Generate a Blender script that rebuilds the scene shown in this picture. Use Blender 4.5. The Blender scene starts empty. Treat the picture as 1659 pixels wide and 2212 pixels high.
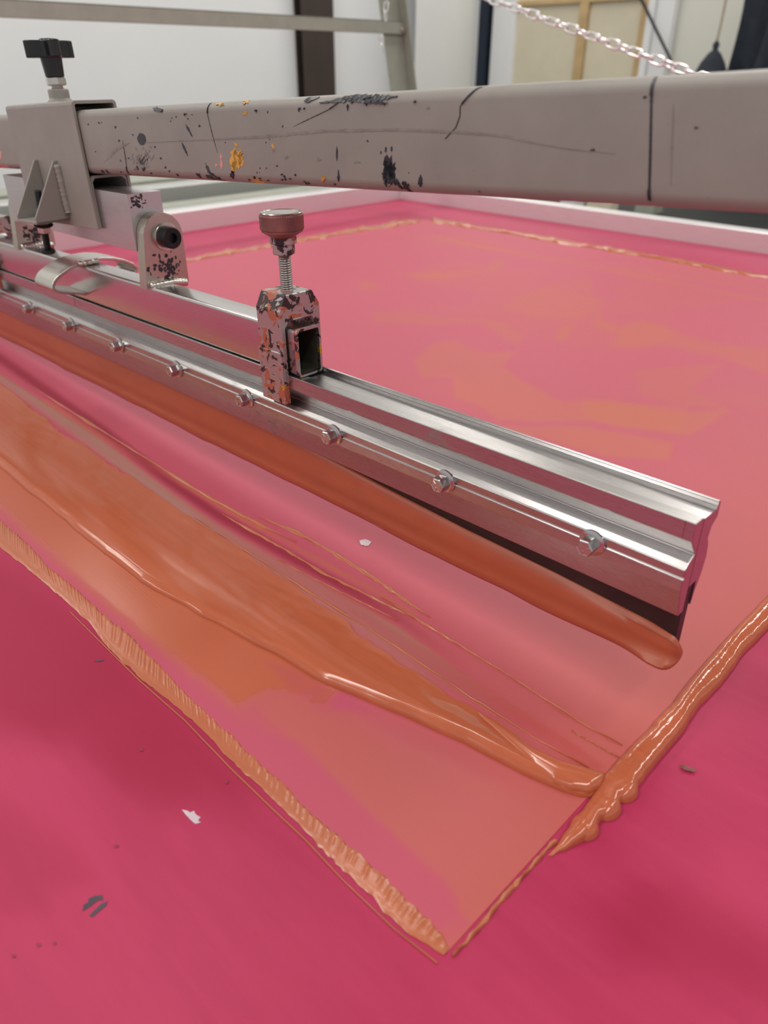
import bpy, bmesh, math, random
import numpy as np
from mathutils import Matrix, Vector
random.seed(7); rng = np.random.default_rng(7)
SC = bpy.context.scene
COL = SC.collection

# ------------------------------------------------------------------ camera
F_PX, CX, CY = 1597.0, 829.5, 1106.0
CAM_H = 0.38
def _cd(p): return np.array([(p[0]-CX)/F_PX, -(p[1]-CY)/F_PX, -1.0])
_ex = -_cd((-1035, 145)); _ex /= np.linalg.norm(_ex)
_ey = _cd((2690, 150)); _ey -= _ex*(_ey@_ex); _ey /= np.linalg.norm(_ey)
_ez = np.cross(_ex, _ey)
RC = np.array([_ex, _ey, _ez])
CAM = np.array([0, 0, CAM_H])
def ray(p): return RC@_cd(p)
def onz(p, z=0.0): d = ray(p); return CAM+d*((z-CAM[2])/d[2])
def onx(p, x): d = ray(p); return CAM+d*((x-CAM[0])/d[0])
def ony(p, y): d = ray(p); return CAM+d*((y-CAM[1])/d[1])
def project(P):
    q = (np.asarray(P)-CAM)@RC
    return np.stack([CX-F_PX*q[..., 0]/q[..., 2], CY+F_PX*q[..., 1]/q[..., 2]], -1)

cam = bpy.data.cameras.new('camera'); camo = bpy.data.objects.new('camera', cam); COL.objects.link(camo)
M = Matrix([list(RC[0])+[0], list(RC[1])+[0], list(RC[2])+[CAM_H], [0, 0, 0, 1]])
camo.matrix_world = M
cam.sensor_fit = 'VERTICAL'; cam.sensor_height = 36.0; cam.lens = 36.0*F_PX/2212.0
cam.clip_start = 0.01; cam.clip_end = 60
cam.dof.use_dof = True; cam.dof.focus_distance = 0.60; cam.dof.aperture_fstop = 7.0
SC.camera = camo

# ------------------------------------------------------------------ light, world, exposure
SC.view_settings.view_transform = 'Standard'; SC.view_settings.look = 'None'
SC.view_settings.gamma = 1.0; SC.view_settings.use_curve_mapping = False
SC.view_settings.exposure = 0.0
W = bpy.data.worlds.new('world'); SC.world = W; W.use_nodes = True
bg = W.node_tree.nodes['Background']; bg.inputs[0].default_value = (0.95, 0.97, 1.0, 1); bg.inputs[1].default_value = 0.55
CEIL_Z = 2.7
LAMPS = [(x, y) for x in (-3.9, -1.4, 1.1) for y in (-3.4, -0.5, 2.4, 5.1)]
LAMP_W = 29.0
for i, (x, y) in enumerate(LAMPS):
    l = bpy.data.lights.new('tube_light', 'AREA'); l.shape = 'RECTANGLE'; l.size = 0.24; l.size_y = 2.3
    l.energy = LAMP_W; l.color = (1.0, 0.975, 0.92)
    o = bpy.data.objects.new('tube_light', l); COL.objects.link(o); o.location = (x, y, CEIL_Z-0.115)

# ------------------------------------------------------------------ helpers
def lin(c):
    c = c/255.0
    return c/12.92 if c <= 0.04045 else ((c+0.055)/1.055)**2.4
def rgb(r, g, b): return (lin(r), lin(g), lin(b), 1.0)

class NT:
    def __init__(s, name):
        s.m = bpy.data.materials.new(name); s.m.use_nodes = True
        s.t = s.m.node_tree; s.b = s.t.nodes['Principled BSDF']
        s.out = s.t.nodes['Material Output']
    def n(s, typ, **kw):
        nd = s.t.nodes.new(typ)
        for k, v in kw.items():
            if k.startswith('i_'):
                key = k[2:]; key = int(key) if key.isdigit() else key.replace('_', ' ')
                nd.inputs[key].default_value = v
            else: setattr(nd, k, v)
        return nd
    def l(s, a, b): s.t.links.new(a, b)
    def coord(s, scale=(1, 1, 1), kind='Object', rot=(0, 0, 0)):
        c = s.n('ShaderNodeTexCoord'); mp = s.n('ShaderNodeMapping')
        mp.inputs['Scale'].default_value = scale; mp.inputs['Rotation'].default_value = rot
        s.l(c.outputs[kind], mp.inputs[0]); return mp.outputs[0]
    def noise(s, vec, scale, detail=4, rough=0.55, dist=0.0):
        nd = s.n('ShaderNodeTexNoise'); s.l(vec, nd.inputs['Vector'])
        nd.inputs['Scale'].default_value = scale; nd.inputs['Detail'].default_value = detail
        nd.inputs['Roughness'].default_value = rough; nd.inputs['Distortion'].default_value = dist
        return nd.outputs['Fac']
    def ramp(s, fac, stops, interp='LINEAR'):
        nd = s.n('ShaderNodeValToRGB'); s.l(fac, nd.inputs[0]); cr = nd.color_ramp; cr.interpolation = interp
        while len(cr.elements) < len(stops): cr.elements.new(0.5)
        for e, (p, c) in zip(cr.elements, stops):
            e.position = p; e.color = c if len(c) == 4 else tuple(c)+(1,)
        return nd.outputs[0]
    def mix(s, fac, a, b):
        nd = s.n('ShaderNodeMix', data_type='RGBA')
        for k, v in ((0, fac), (6, a), (7, b)):
            if isinstance(v, (int, float)): nd.inputs[k].default_value = v
            elif isinstance(v, tuple): nd.inputs[k].default_value = v
            else: s.l(v, nd.inputs[k])
        return nd.outputs[2]
    def math(s, op, a, b=None):
        nd = s.n('ShaderNodeMath', operation=op)
        for k, v in ((0, a), (1, b)):
            if v is None: continue
            if isinstance(v, (int, float)): nd.inputs[k].default_value = v
            else: s.l(v, nd.inputs[k])
        return nd.outputs[0]
    def bump(s, h, strength, dist=0.001):
        nd = s.n('ShaderNodeBump'); nd.inputs['Strength'].default_value = strength; nd.inputs['Distance'].default_value = dist
        s.l(h, nd.inputs['Height']); s.l(nd.outputs[0], s.b.inputs['Normal'])
    def set(s, **kw):
        for k, v in kw.items():
            sk = s.b.inputs[k.replace('_', ' ')]
            if isinstance(v, (int, float, tuple)): sk.default_value = v
            else: s.l(v, sk)
        return s.m
g1 = lambda v: (v, v, v, 1)

def mat_plain(name, col, rough=0.5, metal=0.0, var=0.12, scale=30, bump=0.0):
    t = NT(name); v = t.coord()
    n = t.noise(v, scale)
    dark = tuple(c*(1-var) for c in col[:3])+(1,); lite = tuple(min(1, c*(1+var)) for c in col[:3])+(1,)
    t.set(Base_Color=t.ramp(n, [(0.3, dark), (0.7, lite)]), Roughness=rough, Metallic=metal)
    if bump: t.bump(n, bump)
    return t.m

def mat_alu(name, base=(0.70, 0.69, 0.67), rough=0.26, smudge=0.5, streak=(4, 160, 160), metal=1.0):
    t = NT(name)
    n = t.noise(t.coord(streak), 6, 5, 0.6)
    sm = t.noise(t.coord((12, 20, 20)), 1.6, 6, 0.65, 0.4)
    smk = t.ramp(sm, [(0.60, (0, 0, 0)), (0.72, (1, 1, 1))])
    fine = t.noise(t.coord((30, 60, 60)), 3, 4, 0.6)
    k = t.math('MULTIPLY', t.math('MULTIPLY', smk, t.ramp(fine, [(0.4, (0, 0, 0)), (0.6, (1, 1, 1))])), smudge)
    c1 = t.ramp(n, [(0.25, tuple(x*0.93 for x in base)), (0.75, tuple(min(1, x*1.05) for x in base))])
    c = t.mix(k, c1, (0.07, 0.055, 0.055, 1))
    r = t.math('ADD', t.math('MULTIPLY', n, 0.08), rough-0.04)
    r = t.math('ADD', r, t.math('MULTIPLY', k, 0.3))
    met = t.math('SUBTRACT', metal, t.math('MULTIPLY', k, 0.6))
    t.set(Base_Color=c, Roughness=r, Metallic=met)
    t.bump(n, 0.015, 0.0003)
    return t.m

def mat_paint(name, col, rough=0.42, dirt=0.35):
    t = NT(name)
    n = t.noise(t.coord((8, 8, 8)), 3, 6, 0.6)
    sp = t.noise(t.coord((60, 60, 60)), 4, 3, 0.7)
    k = t.math('MULTIPLY', t.ramp(sp, [(0.70, (0, 0, 0)), (0.74, (1, 1, 1))]), dirt)
    c1 = t.ramp(n, [(0.3, tuple(x*0.9 for x in col[:3])), (0.7, tuple(x*1.05 for x in col[:3]))])
    t.set(Base_Color=t.mix(k, c1, (0.09, 0.08, 0.085, 1)), Roughness=rough)
    t.bump(t.noise(t.coord(), 900, 2), 0.12, 0.0003)
    return t.m

def mat_splattered(name):
    t = NT(name); v = t.coord()
    a = t.noise(v, 75, 5, 0.62, 0.6); b = t.noise(t.coord((1, 1, 1), rot=(0.4, 1.1, 0.3)), 60, 5, 0.62, 0.6)
    c = t.noise(t.coord((1, 1, 1), rot=(1.4, 0.1, 0.9)), 42, 4, 0.6, 0.5)
    base = t.mix(t.noise(v, 20), (0.52, 0.48, 0.46, 1), (0.40, 0.36, 0.36, 1))
    k1 = t.ramp(b, [(0.535, (0, 0, 0)), (0.56, (1, 1, 1))]); k2 = t.ramp(a, [(0.545, (0, 0, 0)), (0.56, (1, 1, 1))]); k3 = t.ramp(c, [(0.63, (0, 0, 0)), (0.65, (1, 1, 1))])
    x = t.mix(k1, base, rgb(172, 92, 70)); x = t.mix(k3, x, rgb(190, 140, 40)); x = t.mix(k2, x, rgb(50, 30, 34))
    kk = t.math('MAXIMUM', t.math('MAXIMUM', k1, k2), k3)
    t.set(Base_Color=x, Roughness=t.math('ADD', 0.33, t.math('MULTIPLY', kk, 0.1)), Metallic=t.math('SUBTRACT', 0.75, t.math('MULTIPLY', kk, 0.75)))
    t.bump(kk, 0.5, 0.0006)
    return t.m

PINK = (0.37, 0.013, 0.066, 1)
PINK_L = (0.46, 0.030, 0.098, 1)
ORANGE = (0.48, 0.118, 0.054, 1)

def mat_screen():
    t = NT('pink_emulsion')
    n = t.noise(t.coord((0.7, 2.2, 1)), 2.2, 6, 0.62, 0.3)
    f = t.noise(t.coord((1.5, 14, 1), rot=(0, 0, 0.0)), 9, 5, 0.6)
    k = t.math('ADD', t.math('MULTIPLY', n, 0.8), t.math('MULTIPLY', f, 0.2))
    c = t.ramp(k, [(0.34, PINK), (0.58, PINK_L)])
    sp = t.noise(t.coord(), 42, 2, 0.5); sk = t.ramp(sp, [(0.765, (0, 0, 0)), (0.785, (1, 1, 1))])
    c = t.mix(t.math('MULTIPLY', sk, 0.5), c, (0.42, 0.015, 0.05, 1))
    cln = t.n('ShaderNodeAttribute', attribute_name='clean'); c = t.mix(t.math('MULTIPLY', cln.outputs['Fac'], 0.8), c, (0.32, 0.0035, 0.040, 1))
    t.set(Base_Color=c, Roughness=t.ramp(k, [(0.3, g1(0.40)), (0.7, g1(0.52))]), Specular_IOR_Level=0.32)
    return t.m
def mat_film():
    t = NT('ink_film_on_emulsion')
    at = t.n('ShaderNodeAttribute', attribute_name='ink'); wet = t.n('ShaderNodeAttribute', attribute_name='wet')
    n = t.noise(t.coord((1.2, 5, 1)), 3, 6, 0.65, 0.4)
    st = t.noise(t.coord((3, 160, 1)), 4, 4, 0.6)
    f = t.math('ADD', at.outputs['Fac'], t.math('MULTIPLY', t.math('SUBTRACT', n, 0.5), 0.16))
    f = t.math('ADD', f, t.math('MULTIPLY', t.math('SUBTRACT', st, 0.5), 0.10))
    cl = t.n('ShaderNodeClamp'); t.l(f, cl.inputs[0])
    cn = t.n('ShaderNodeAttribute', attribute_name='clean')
    c = t.mix(cl.outputs[0], t.mix(cn.outputs['Fac'], (0.485, 0.062, 0.125, 1), (0.27, 0.0035, 0.034, 1)), ORANGE)  # deeper crimson paints in the dark reflection beside the wet sheet
    r = t.math('SUBTRACT', 0.58, t.math('MULTIPLY', wet.outputs['Fac'], 0.44))
    mk = t.n('ShaderNodeAttribute', attribute_name='milk'); c = t.mix(mk.outputs['Fac'], c, (0.39, 0.20, 0.165, 1))  # painted reflection of the holder, mixed into the base colour
    t.set(Base_Color=c, Roughness=r)
    t.bump(st, 0.10, 0.0006)
    return t.m
def mat_ink(name, rough=0.13, fine=0.05, col=ORANGE, bsc=(1, 6, 2)):
    t = NT(name)
    n = t.noise(t.coord((2, 40, 10)), 5, 5, 0.6, 0.3)
    c = t.ramp(n, [(0.3, tuple(x*0.92 for x in col[:3])), (0.7, tuple(x*1.06 for x in col[:3]))])
    t.set(Base_Color=c, Roughness=rough, Specular_IOR_Level=0.6)
    t.bump(t.noise(t.coord(bsc), 30, 4, 0.6), fine, 0.0015)
    return t.m

MT = {}
MT['screen'] = mat_screen(); MT['film'] = mat_film()
MT['ink'] = mat_ink('wet_orange_ink', 0.14, 0.02); MT['ink_soft'] = mat_ink('orange_ink_on_blade', 0.34, 0.08, (0.42, 0.090, 0.040, 1))
MT['ink_line'] = mat_ink('orange_ink_line', 0.22, 0.3, (0.47, 0.135, 0.062, 1))
MT['ink_bead'] = mat_ink('beaded_wet_ink', 0.10, 0.42, ORANGE, (2.2, 1.1, 1))
MT['alu'] = mat_alu('brushed_aluminium', (0.50, 0.48, 0.475), 0.28); MT['alu_clean'] = mat_alu('aluminium_frame', (0.82, 0.80, 0.81), 0.38, 0.08, metal=0.65)
MT['alu_block'] = mat_alu('plain_aluminium_block', (0.60, 0.58, 0.58), 0.36, 0.15)
MT['alu_grey'] = mat_alu('dull_aluminium', (0.55, 0.56, 0.54), 0.42, 0.1, metal=0.8)
MT['alu_tube'] = mat_alu('aluminium_tube', (0.60, 0.57, 0.56), 0.22, 0.25)
MT['steel'] = mat_alu('zinc_steel', (0.62, 0.59, 0.54), 0.25, 0.25, (40, 40, 40))
MT['lug'] = mat_alu('welded_steel_plate', (0.52, 0.47, 0.40), 0.30, 0.8, (30, 30, 30))
MT['dirtysteel'] = mat_alu('inky_threaded_steel', (0.30, 0.28, 0.27), 0.35, 0.7, (60, 60, 60))
MT['bolt'] = mat_alu('zinc_bolt', (0.56, 0.55, 0.54), 0.2, 0.15, (60, 60, 60))
MT['beige'] = mat_paint('beige_grey_paint', (0.275, 0.253, 0.226, 1), 0.42, 0.25)
MT['greige'] = mat_paint('grey_green_paint', (0.33, 0.345, 0.285, 1), 0.45, 0.1)
MT['black'] = mat_plain('black_plastic', (0.012, 0.012, 0.013, 1), 0.22, 0, 0.3, 60)
MT['oxide'] = mat_plain('black_oxide_steel', (0.014, 0.013, 0.014, 1), 0.4, 0.4, 0.3, 90)
MT['rubber'] = mat_plain('dark_squeegee_rubber', (0.022, 0.010, 0.010, 1), 0.45, 0, 0.5, 25)
MT['splat'] = mat_splattered('paint_splattered_steel')
MT['redox'] = mat_plain('ink_stained_knob', (0.27, 0.095, 0.085, 1), 0.42, 0.2, 0.35, 60)
MT['hollow'] = mat_plain('dirty_tube_inside', (0.05, 0.045, 0.03, 1), 0.6, 0.2, 0.4, 40)
MT['blackpaint'] = mat_plain('black_ink_marks', (0.022, 0.022, 0.028, 1), 0.35, 0, 0.4, 80)
MT['yellowpaint'] = mat_plain('yellow_ink_marks', (0.62, 0.32, 0.05, 1), 0.4, 0, 0.2, 80)
MT['greymark'] = mat_plain('grey_smudge', (0.23, 0.205, 0.185, 1), 0.45, 0, 0.2, 80)
MT['pinkmark'] = mat_plain('pink_ink_mark', (0.62, 0.27, 0.25, 1), 0.4, 0, 0.2, 80)
MT['whitechip'] = mat_plain('bare_white_mesh', (0.62, 0.50, 0.55, 1), 0.5, 0, 0.1, 80)
MT['slate'] = mat_plain('slate_ink_mark', (0.060, 0.042, 0.062, 1), 0.5, 0, 0.3, 90)
MT['wall'] = mat_plain('white_wall_paint', (0.80, 0.81, 0.82, 1), 0.7, 0, 0.02, 2, 0.05)
MT['wallc'] = mat_plain('cream_white_wall', (0.74, 0.73, 0.66, 1), 0.7, 0, 0.02, 2)
MT['brown'] = mat_plain('brown_steel_post', (0.045, 0.030, 0.025, 1), 0.5, 0, 0.15, 8)
MT['navy'] = mat_plain('navy_cloth', (0.020, 0.026, 0.038, 1), 0.85, 0, 0.35, 9)
MT['cream'] = mat_plain('cream_canvas', (0.66, 0.60, 0.46, 1), 0.7, 0, 0.04, 5)
MT['pine'] = mat_plain('pine_batten', (0.52, 0.36, 0.18, 1), 0.6, 0, 0.15, 6)
MT['concrete'] = mat_plain('concrete_floor', (0.18, 0.175, 0.165, 1), 0.7, 0, 0.2, 3)
MT['ceil'] = mat_plain('ceiling_paint', (0.70, 0.70, 0.69, 1), 0.8, 0, 0.04, 2)
MT['white'] = mat_plain('white_plastic', (0.72, 0.73, 0.73, 1), 0.5, 0, 0.02, 3)
MT['dark'] = mat_plain('dark_equipment', (0.018, 0.020, 0.021, 1), 0.6, 0, 0.3, 8)
MT['bluedark'] = mat_plain('dark_blue_paint', (0.012, 0.022, 0.045, 1), 0.5, 0, 0.2, 8)
MT['chain'] = mat_alu('bright_zinc_chain', (0.88, 0.88, 0.88), 0.2, 0.0, (50, 50, 50), 0.62)
MT['twine'] = mat_plain('tan_cord', (0.40, 0.34, 0.24, 1), 0.8, 0, 0.2, 60)
MT['leaf'] = mat_plain('dry_flake', (0.22, 0.07, 0.06, 1), 0.7, 0, 0.4, 200)
MT['board'] = mat_plain('press_bed_board', (0.5, 0.5, 0.48, 1), 0.5, 0, 0.1, 6)

def tag(o, label=None, cat=None, group=None, kind=None):
    if label: o['label'] = label
    if cat: o['category'] = cat
    if group: o['group'] = group
    if kind: o['kind'] = kind
    return o
def empty(name, label, cat, mw=Matrix.Identity(4), group=None):
    o = bpy.data.objects.new(name, None); COL.objects.link(o); o.matrix_world = mw
    o.empty_display_size = 0.02
    return tag(o, label, cat, group)

class MB:
    """collects simple solids; build() links them as one mesh object"""
    def __init__(s): s.v = []; s.f = []
    def add(s, vs, fs):
        n = len(s.v); s.v += [tuple(map(float, p)) for p in vs]; s.f += [tuple(i+n for i in q) for q in fs]; return s
    def box(s, lo, hi):
        (a, b, c), (d, e, g) = lo, hi
        return s.add([(a, b, c), (d, b, c), (d, e, c), (a, e, c), (a, b, g), (d, b, g), (d, e, g), (a, e, g)],
                     [(0, 3, 2, 1), (4, 5, 6, 7), (0, 1, 5, 4), (1, 2, 6, 5), (2, 3, 7, 6), (3, 0, 4, 7)])
    def prism(s, poly, x0, x1, axis=0):
        """poly: 2D points in the two other axes; extruded along axis"""
        def P(x, q):
            if axis == 0: return (x, q[0], q[1])
            if axis == 1: return (q[0], x, q[1])
            return (q[0], q[1], x)
        n = len(poly)
        vs = [P(x0, q) for q in poly]+[P(x1, q) for q in poly]
        fs = [tuple(range(n-1, -1, -1)), tuple(range(n, 2*n))]+[(i, (i+1) % n, n+(i+1) % n, n+i) for i in range(n)]
        return s.add(vs, fs)
    def frame(s, outer, inner, x0, x1):
        """hollow prism along x; outer/inner loops with equal counts"""
        n = len(outer); vs = []
        for x in (x0, x1):
            vs += [(x, *q) for q in outer]+[(x, *q) for q in inner]
        fs = []
        for i in range(n):
            j = (i+1) % n
            fs += [(i, j, 2*n+j, 2*n+i), (n+j, n+i, 3*n+i, 3*n+j), (j, i, n+i, n+j), (2*n+i, 2*n+j, 3*n+j, 3*n+i)]
        return s.add(vs, fs)
    def lathe(s, p, axis, prof, seg=32, phase=0.0, cap=True):
        """prof: (h, r) along axis from p"""
        ax = Vector(axis).normalized(); u = ax.orthogonal().normalized(); w = ax.cross(u); p = Vector(p)
        vs = []
        for h, r in prof:
            for k in range(seg):
                a = 2*math.pi*k/seg+phase
                vs.append(p+ax*h+(u*math.cos(a)+w*math.sin(a))*r)
        fs = []
        for i in range(len(prof)-1):
            for k in range(seg):
                k2 = (k+1) % seg
                fs.append((i*seg+k, i*seg+k2, (i+1)*seg+k2, (i+1)*seg+k))
        if cap:
            fs.append(tuple(range(seg-1, -1, -1))); b = (len(prof)-1)*seg; fs.append(tuple(range(b, b+seg)))
        return s.add(vs, fs)
    def cyl(s, p, axis, h, r, seg=32, phase=0.0): return s.lathe(p, axis, [(0, r), (h, r)], seg, phase)
    def sweep(s, pts, r, seg=10, closed=False):
        pts = [Vector(p) for p in pts]; n = len(pts); vs = []; up = None
        for i, p in enumerate(pts):
            if closed: t = pts[(i+1) % n]-pts[i-1]
            else: t = pts[min(i+1, n-1)]-pts[max(i-1, 0)]
            t.normalize()
            if up is None: up = t.orthogonal().normalized()
            up = (up-t*up.dot(t)).normalized(); w = t.cross(up)
            rr = r[i] if isinstance(r, (list, tuple)) else r
            for k in range(seg):
                a = 2*math.pi*k/seg; vs.append(p+(up*math.cos(a)+w*math.sin(a))*rr)
        fs = []
        for i in range(n if closed else n-1):
            j = (i+1) % n
            for k in range(seg):
                k2 = (k+1) % seg; fs.append((i*seg+k, i*seg+k2, j*seg+k2, j*seg+k))
        if not closed:
            fs.append(tuple(range(seg-1, -1, -1))); fs.append(tuple(range((n-1)*seg, n*seg)))
        return s.add(vs, fs)
    def strip(s, poly, th, x0, x1):
        """bent flat bar: centre line poly in (v,w), thickness th, extruded in x"""
        P = [Vector(q) for q in poly]; L = []; R = []
        for i, p in enumerate(P):
            t = (P[min(i+1, len(P)-1)]-P[max(i-1, 0)]).normalized(); nn = Vector((-t.y, t.x))
            L.append(p+nn*th/2); R.append(p-nn*th/2)
        for i in range(len(P)-1):
            pass
        n = len(P); vs = []
        for x in (x0, x1):
            vs += [(x, q.x, q.y) for q in L]+[(x, q.x, q.y) for q in R]
        fs = []
        for i in range(n-1):
            fs += [(i, i+1, 2*n+i+1, 2*n+i), (n+i+1, n+i, 3*n+i, 3*n+i+1), (i+1, i, n+i, n+i+1), (2*n+i, 2*n+i+1, 3*n+i+1, 3*n+i)]
        fs += [(0, n, 3*n, 2*n)[::-1], (n-1, 2*n-1, 4*n-1, 3*n-1)]
        return s.add(vs, fs)
    def build(s, name, mat, parent=None, bevel=0.0, smooth=None, seg=2, weld=False):
        me = bpy.data.meshes.new(name); me.from_pydata(s.v, [], s.f); me.update()
        bm = bmesh.new(); bm.from_mesh(me)
        if weld: bmesh.ops.remove_doubles(bm, verts=bm.verts, dist=1e-6)
        bmesh.ops.recalc_face_normals(bm, faces=bm.faces); bm.to_mesh(me); bm.free()
        me.materials.append(mat)
        o = bpy.data.objects.new(name, me); COL.objects.link(o)
        if parent: o.parent = parent
        if smooth is not None:
            me.polygons.foreach_set('use_smooth', [True]*len(me.polygons)); me.set_sharp_from_angle(angle=math.radians(smooth))
        if bevel:
            b = o.modifiers.new('bevel', 'BEVEL'); b.width = bevel; b.segments = seg; b.limit_method = 'ANGLE'; b.angle_limit = math.radians(35); b.harden_normals = False
        return o
def rrect(cx, cy, hx, hy, r, n=5):
    pts = []
    for qx, qy, a0 in ((1, 1, 0), (-1, 1, 90), (-1, -1, 180), (1, -1, 270)):
        for k in range(n+1):
            a = math.radians(a0+90*k/n)
            pts.append((cx+qx*(hx-r)+r*math.cos(a), cy+qy*(hy-r)+r*math.sin(a)))
    return pts
def mm(*a): return tuple(x/1000 for x in a)
def mmp(poly): return [(a/1000, b/1000) for a, b in poly]

# frames of the tilted squeegee (s along, v across, w up) and of the arm above it
U = -ray((-1010, 215)); U /= np.linalg.norm(U)
P0 = onx((1425, 1425), -0.1235)
V = np.array([-U[1], U[0], 0]); V /= np.linalg.norm(V); WW = np.cross(U, V)
MSQ = Matrix([[U[i], V[i], WW[i], P0[i]] for i in range(3)]+[[0, 0, 0, 1]])
def onv(p, v0):
    P = P0+V*v0/1000; d = ray(p); X = CAM+d*(((P-CAM)@V)/(d@V)); q = X-P0
    return q@U*1000, q@WW*1000
TH = math.atan(0.0314)
MARM = MSQ@Matrix.Translation((-0.690, 0.033, 0.2646))@Matrix.Rotation(-TH, 4, 'Y')
INVARM = MARM.inverted()@MSQ
def toarm(s, v, w): return INVARM@Vector((s/1000, v/1000, w/1000))
def local(T, base): return T@Matrix.Translation(Vector(base))

# ------------------------------------------------------------------ room
FLOOR = -0.95
tag(MB().box((-9, -5, FLOOR-0.1), (5, 9, FLOOR)).build('floor', MT['concrete']), kind='structure')
tag(MB().box((-9, -5, CEIL_Z), (5, 9, CEIL_Z+0.1)).build('ceiling', MT['ceil']), kind='structure')
XW, YW = -5.0, 6.3
tag(MB().box((XW-0.12, -5, FLOOR), (XW, YW+0.1, CEIL_Z)).build('wall_left', MT['wall']), kind='structure')
tag(MB().box((XW-0.1, YW, FLOOR), (5, YW+0.12, CEIL_Z)).build('wall_back', MT['wallc']), kind='structure')
y0, y1 = onx((655, 100), XW+0.09)[1], onx((722, 100), XW+0.09)[1]
p = MB()
p.box((XW+0.001, y0, FLOOR), (XW+0.012, y1, CEIL_Z)).box((XW+0.012, (y0+y1)/2-0.01, FLOOR), (XW+0.08, (y0+y1)/2+0.01, CEIL_Z)).box((XW+0.08, y0, FLOOR), (XW+0.092, y1, CEIL_Z))
tag(p.build('trim_1', MT['brown']), kind='structure')

for i, (x, y) in enumerate(LAMPS):
    e = empty('ceiling_light', 'white batten light fitting with one wide tube on the ceiling', 'light', Matrix.Translation((x, y, CEIL_Z)), 'ceiling lights')
    MB().prism([(-0.18, 0), (0.18, 0), (0.15, -0.05), (0.13, -0.10), (-0.13, -0.10), (-0.15, -0.05)], -1.2, 1.2, axis=1).build('housing', MT['white'], e)
    for a, b in ((-1.2, -1.16), (1.16, 1.2)): MB().box((-0.13, a, -0.112), (0.13, b, -0.10)).build('end_cap', MT['white'], e)

# curling white sheet standing in front of the left wall, near the corner
ys = onx((905, 100), XW+0.35)[1]; ye = onx((1043, 100), XW+0.25)[1]
c = []
R = (ye-ys)*0.55
for k in range(3): c.append((XW+0.32, ys+(ye-R-ys)*k/3))
for k in range(15):
    a = math.radians(90*k/14); c.append((XW+0.32-R*0.5*(1-math.cos(a)), ye-R+R*math.sin(a)))
vs = []; n = len(c)
for off in (0, 0.012):
    for z in (FLOOR, 1.7): vs += [(x-off, y, z) for x, y in c]
fs = []
for i in range(n-1):
    fs += [(i, i+1, n+i+1, n+i), (2*n+i+1, 2*n+i, 3*n+i, 3*n+i+1), (n+i, n+i+1, 3*n+i+1, 3*n+i), (i+1, i, 2*n+i, 2*n+i+1)]
fs += [(0, n, 3*n, 2*n), (n-1, 3*n-1, 4*n-1, 2*n-1)]
tag(MB().add(vs, fs).build('plastic_sheet', MT['white'], smooth=60), 'tall curled white plastic sheet standing against the white wall by the corner', 'sheet')

# things along the back wall
YB = 6.2
def bx(x, y=YB, yp=100): return ony((x, yp), y)[0]
def bz(y, yy=YB, xp=1250): return ony((xp, y), yy)[2]
tag(MB().prism([(bx(1041, 6.28), 6.2), (bx(1062, 6.28), 6.2), (bx(1062, 6.28), 6.28), (bx(1041, 6.28), 6.28)], FLOOR, 2.0, axis=2).build('upright_board', MT['bluedark'], bevel=0.004),
    'narrow dark blue upright board in the corner left of the cream panel', 'board')
e = empty('framed_panel', 'tall cream panel with pine battens and white stile, leaning by the back wall', 'panel', Matrix.Translation((0, 0, 0)))
zt, zb = bz(-190), -0.92
xl, xr = bx(1108), bx(1388)
MB().box((xl, YB+0.03, zb), (xr, YB+0.04, zt)).build('canvas_sheet', MT['cream'], e)
MB().box((bx(1062), YB-0.01, zb), (xl+0.005, YB+0.05, zt)).build('stile', MT['wall'], e, 0.004)
zc = bz(6)
for a, b in ((bx(1243), bx(1262)), (bx(1374), bx(1392))):
    MB().box((a, YB-0.005, zb), (b, YB+0.03, zt)).build('batten', MT['pine'], e, 0.003)
MB().box((xl, YB-0.003, zc), (xr, YB+0.03, zc+0.035)).build('batten', MT['pine'], e, 0.003)
MB().box((xr, YB-0.01, zb), (bx(1402), YB+0.05, zt)).build('side_board', MT['wall'], e, 0.003)
# grey shaded return next to the panel and the rod leaning there
tag(MB().box((bx(1403), YB+0.02, FLOOR), (bx(1440), YB+0.095, 1.9)).build('wall_board', MT['wall']), 'pale upright board fixed beside the cream framed panel', 'board')
a = ony((1398, 25), YB-0.12); b = ony((1466, 165), YB-0.12); d = (b-a)
tag(MB().sweep([a-d*0.35, a, b, b+d*3.4], 0.011, 12).build('metal_rod', MT['black'], smooth=40), 'thin black rod leaning diagonally against the wall right of the panel', 'rod')
# navy cloth hanging at the right, with folds
vs = []; fs = []; nx, nz = 60, 26
x0, x1 = bx(1586, 5.6), bx(1586, 5.6)+1.6
for j in range(nz+1):
    z = -0.6+j/nz*2.1
    for i in range(nx+1):
        u_ = i/nx
        y = 5.6+0.05*math.sin(u_*38+0.7*math.sin(j*0.3))+0.02*math.sin(u_*91)
        vs.append((x0+u_*(x1-x0)+0.02*math.sin(j*0.5)*(1-u_), y, z))
for off in (0, 1):
    pass
m = len(vs); vs += [(x, y+0.012, z) for x, y, z in vs]
for j in range(nz):
    for i in range(nx):
        q = (j*(nx+1)+i, j*(nx+1)+i+1, (j+1)*(nx+1)+i+1, (j+1)*(nx+1)+i)
        fs += [q, tuple(k+m for k in q[::-1])]
tag(MB().add(vs, fs).build('hanging_cloth', MT['navy'], smooth=80), 'dark navy cloth hanging in folds at the right edge of the back wall', 'cloth')
e = empty('hanging_bag', 'dark pouch hanging on a thin tan cord beside the navy cloth', 'bag', Matrix.Translation(Vector(ony((1548, 92), 5.5))))
L = Vector(ony((1548, 92), 5.5))
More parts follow.
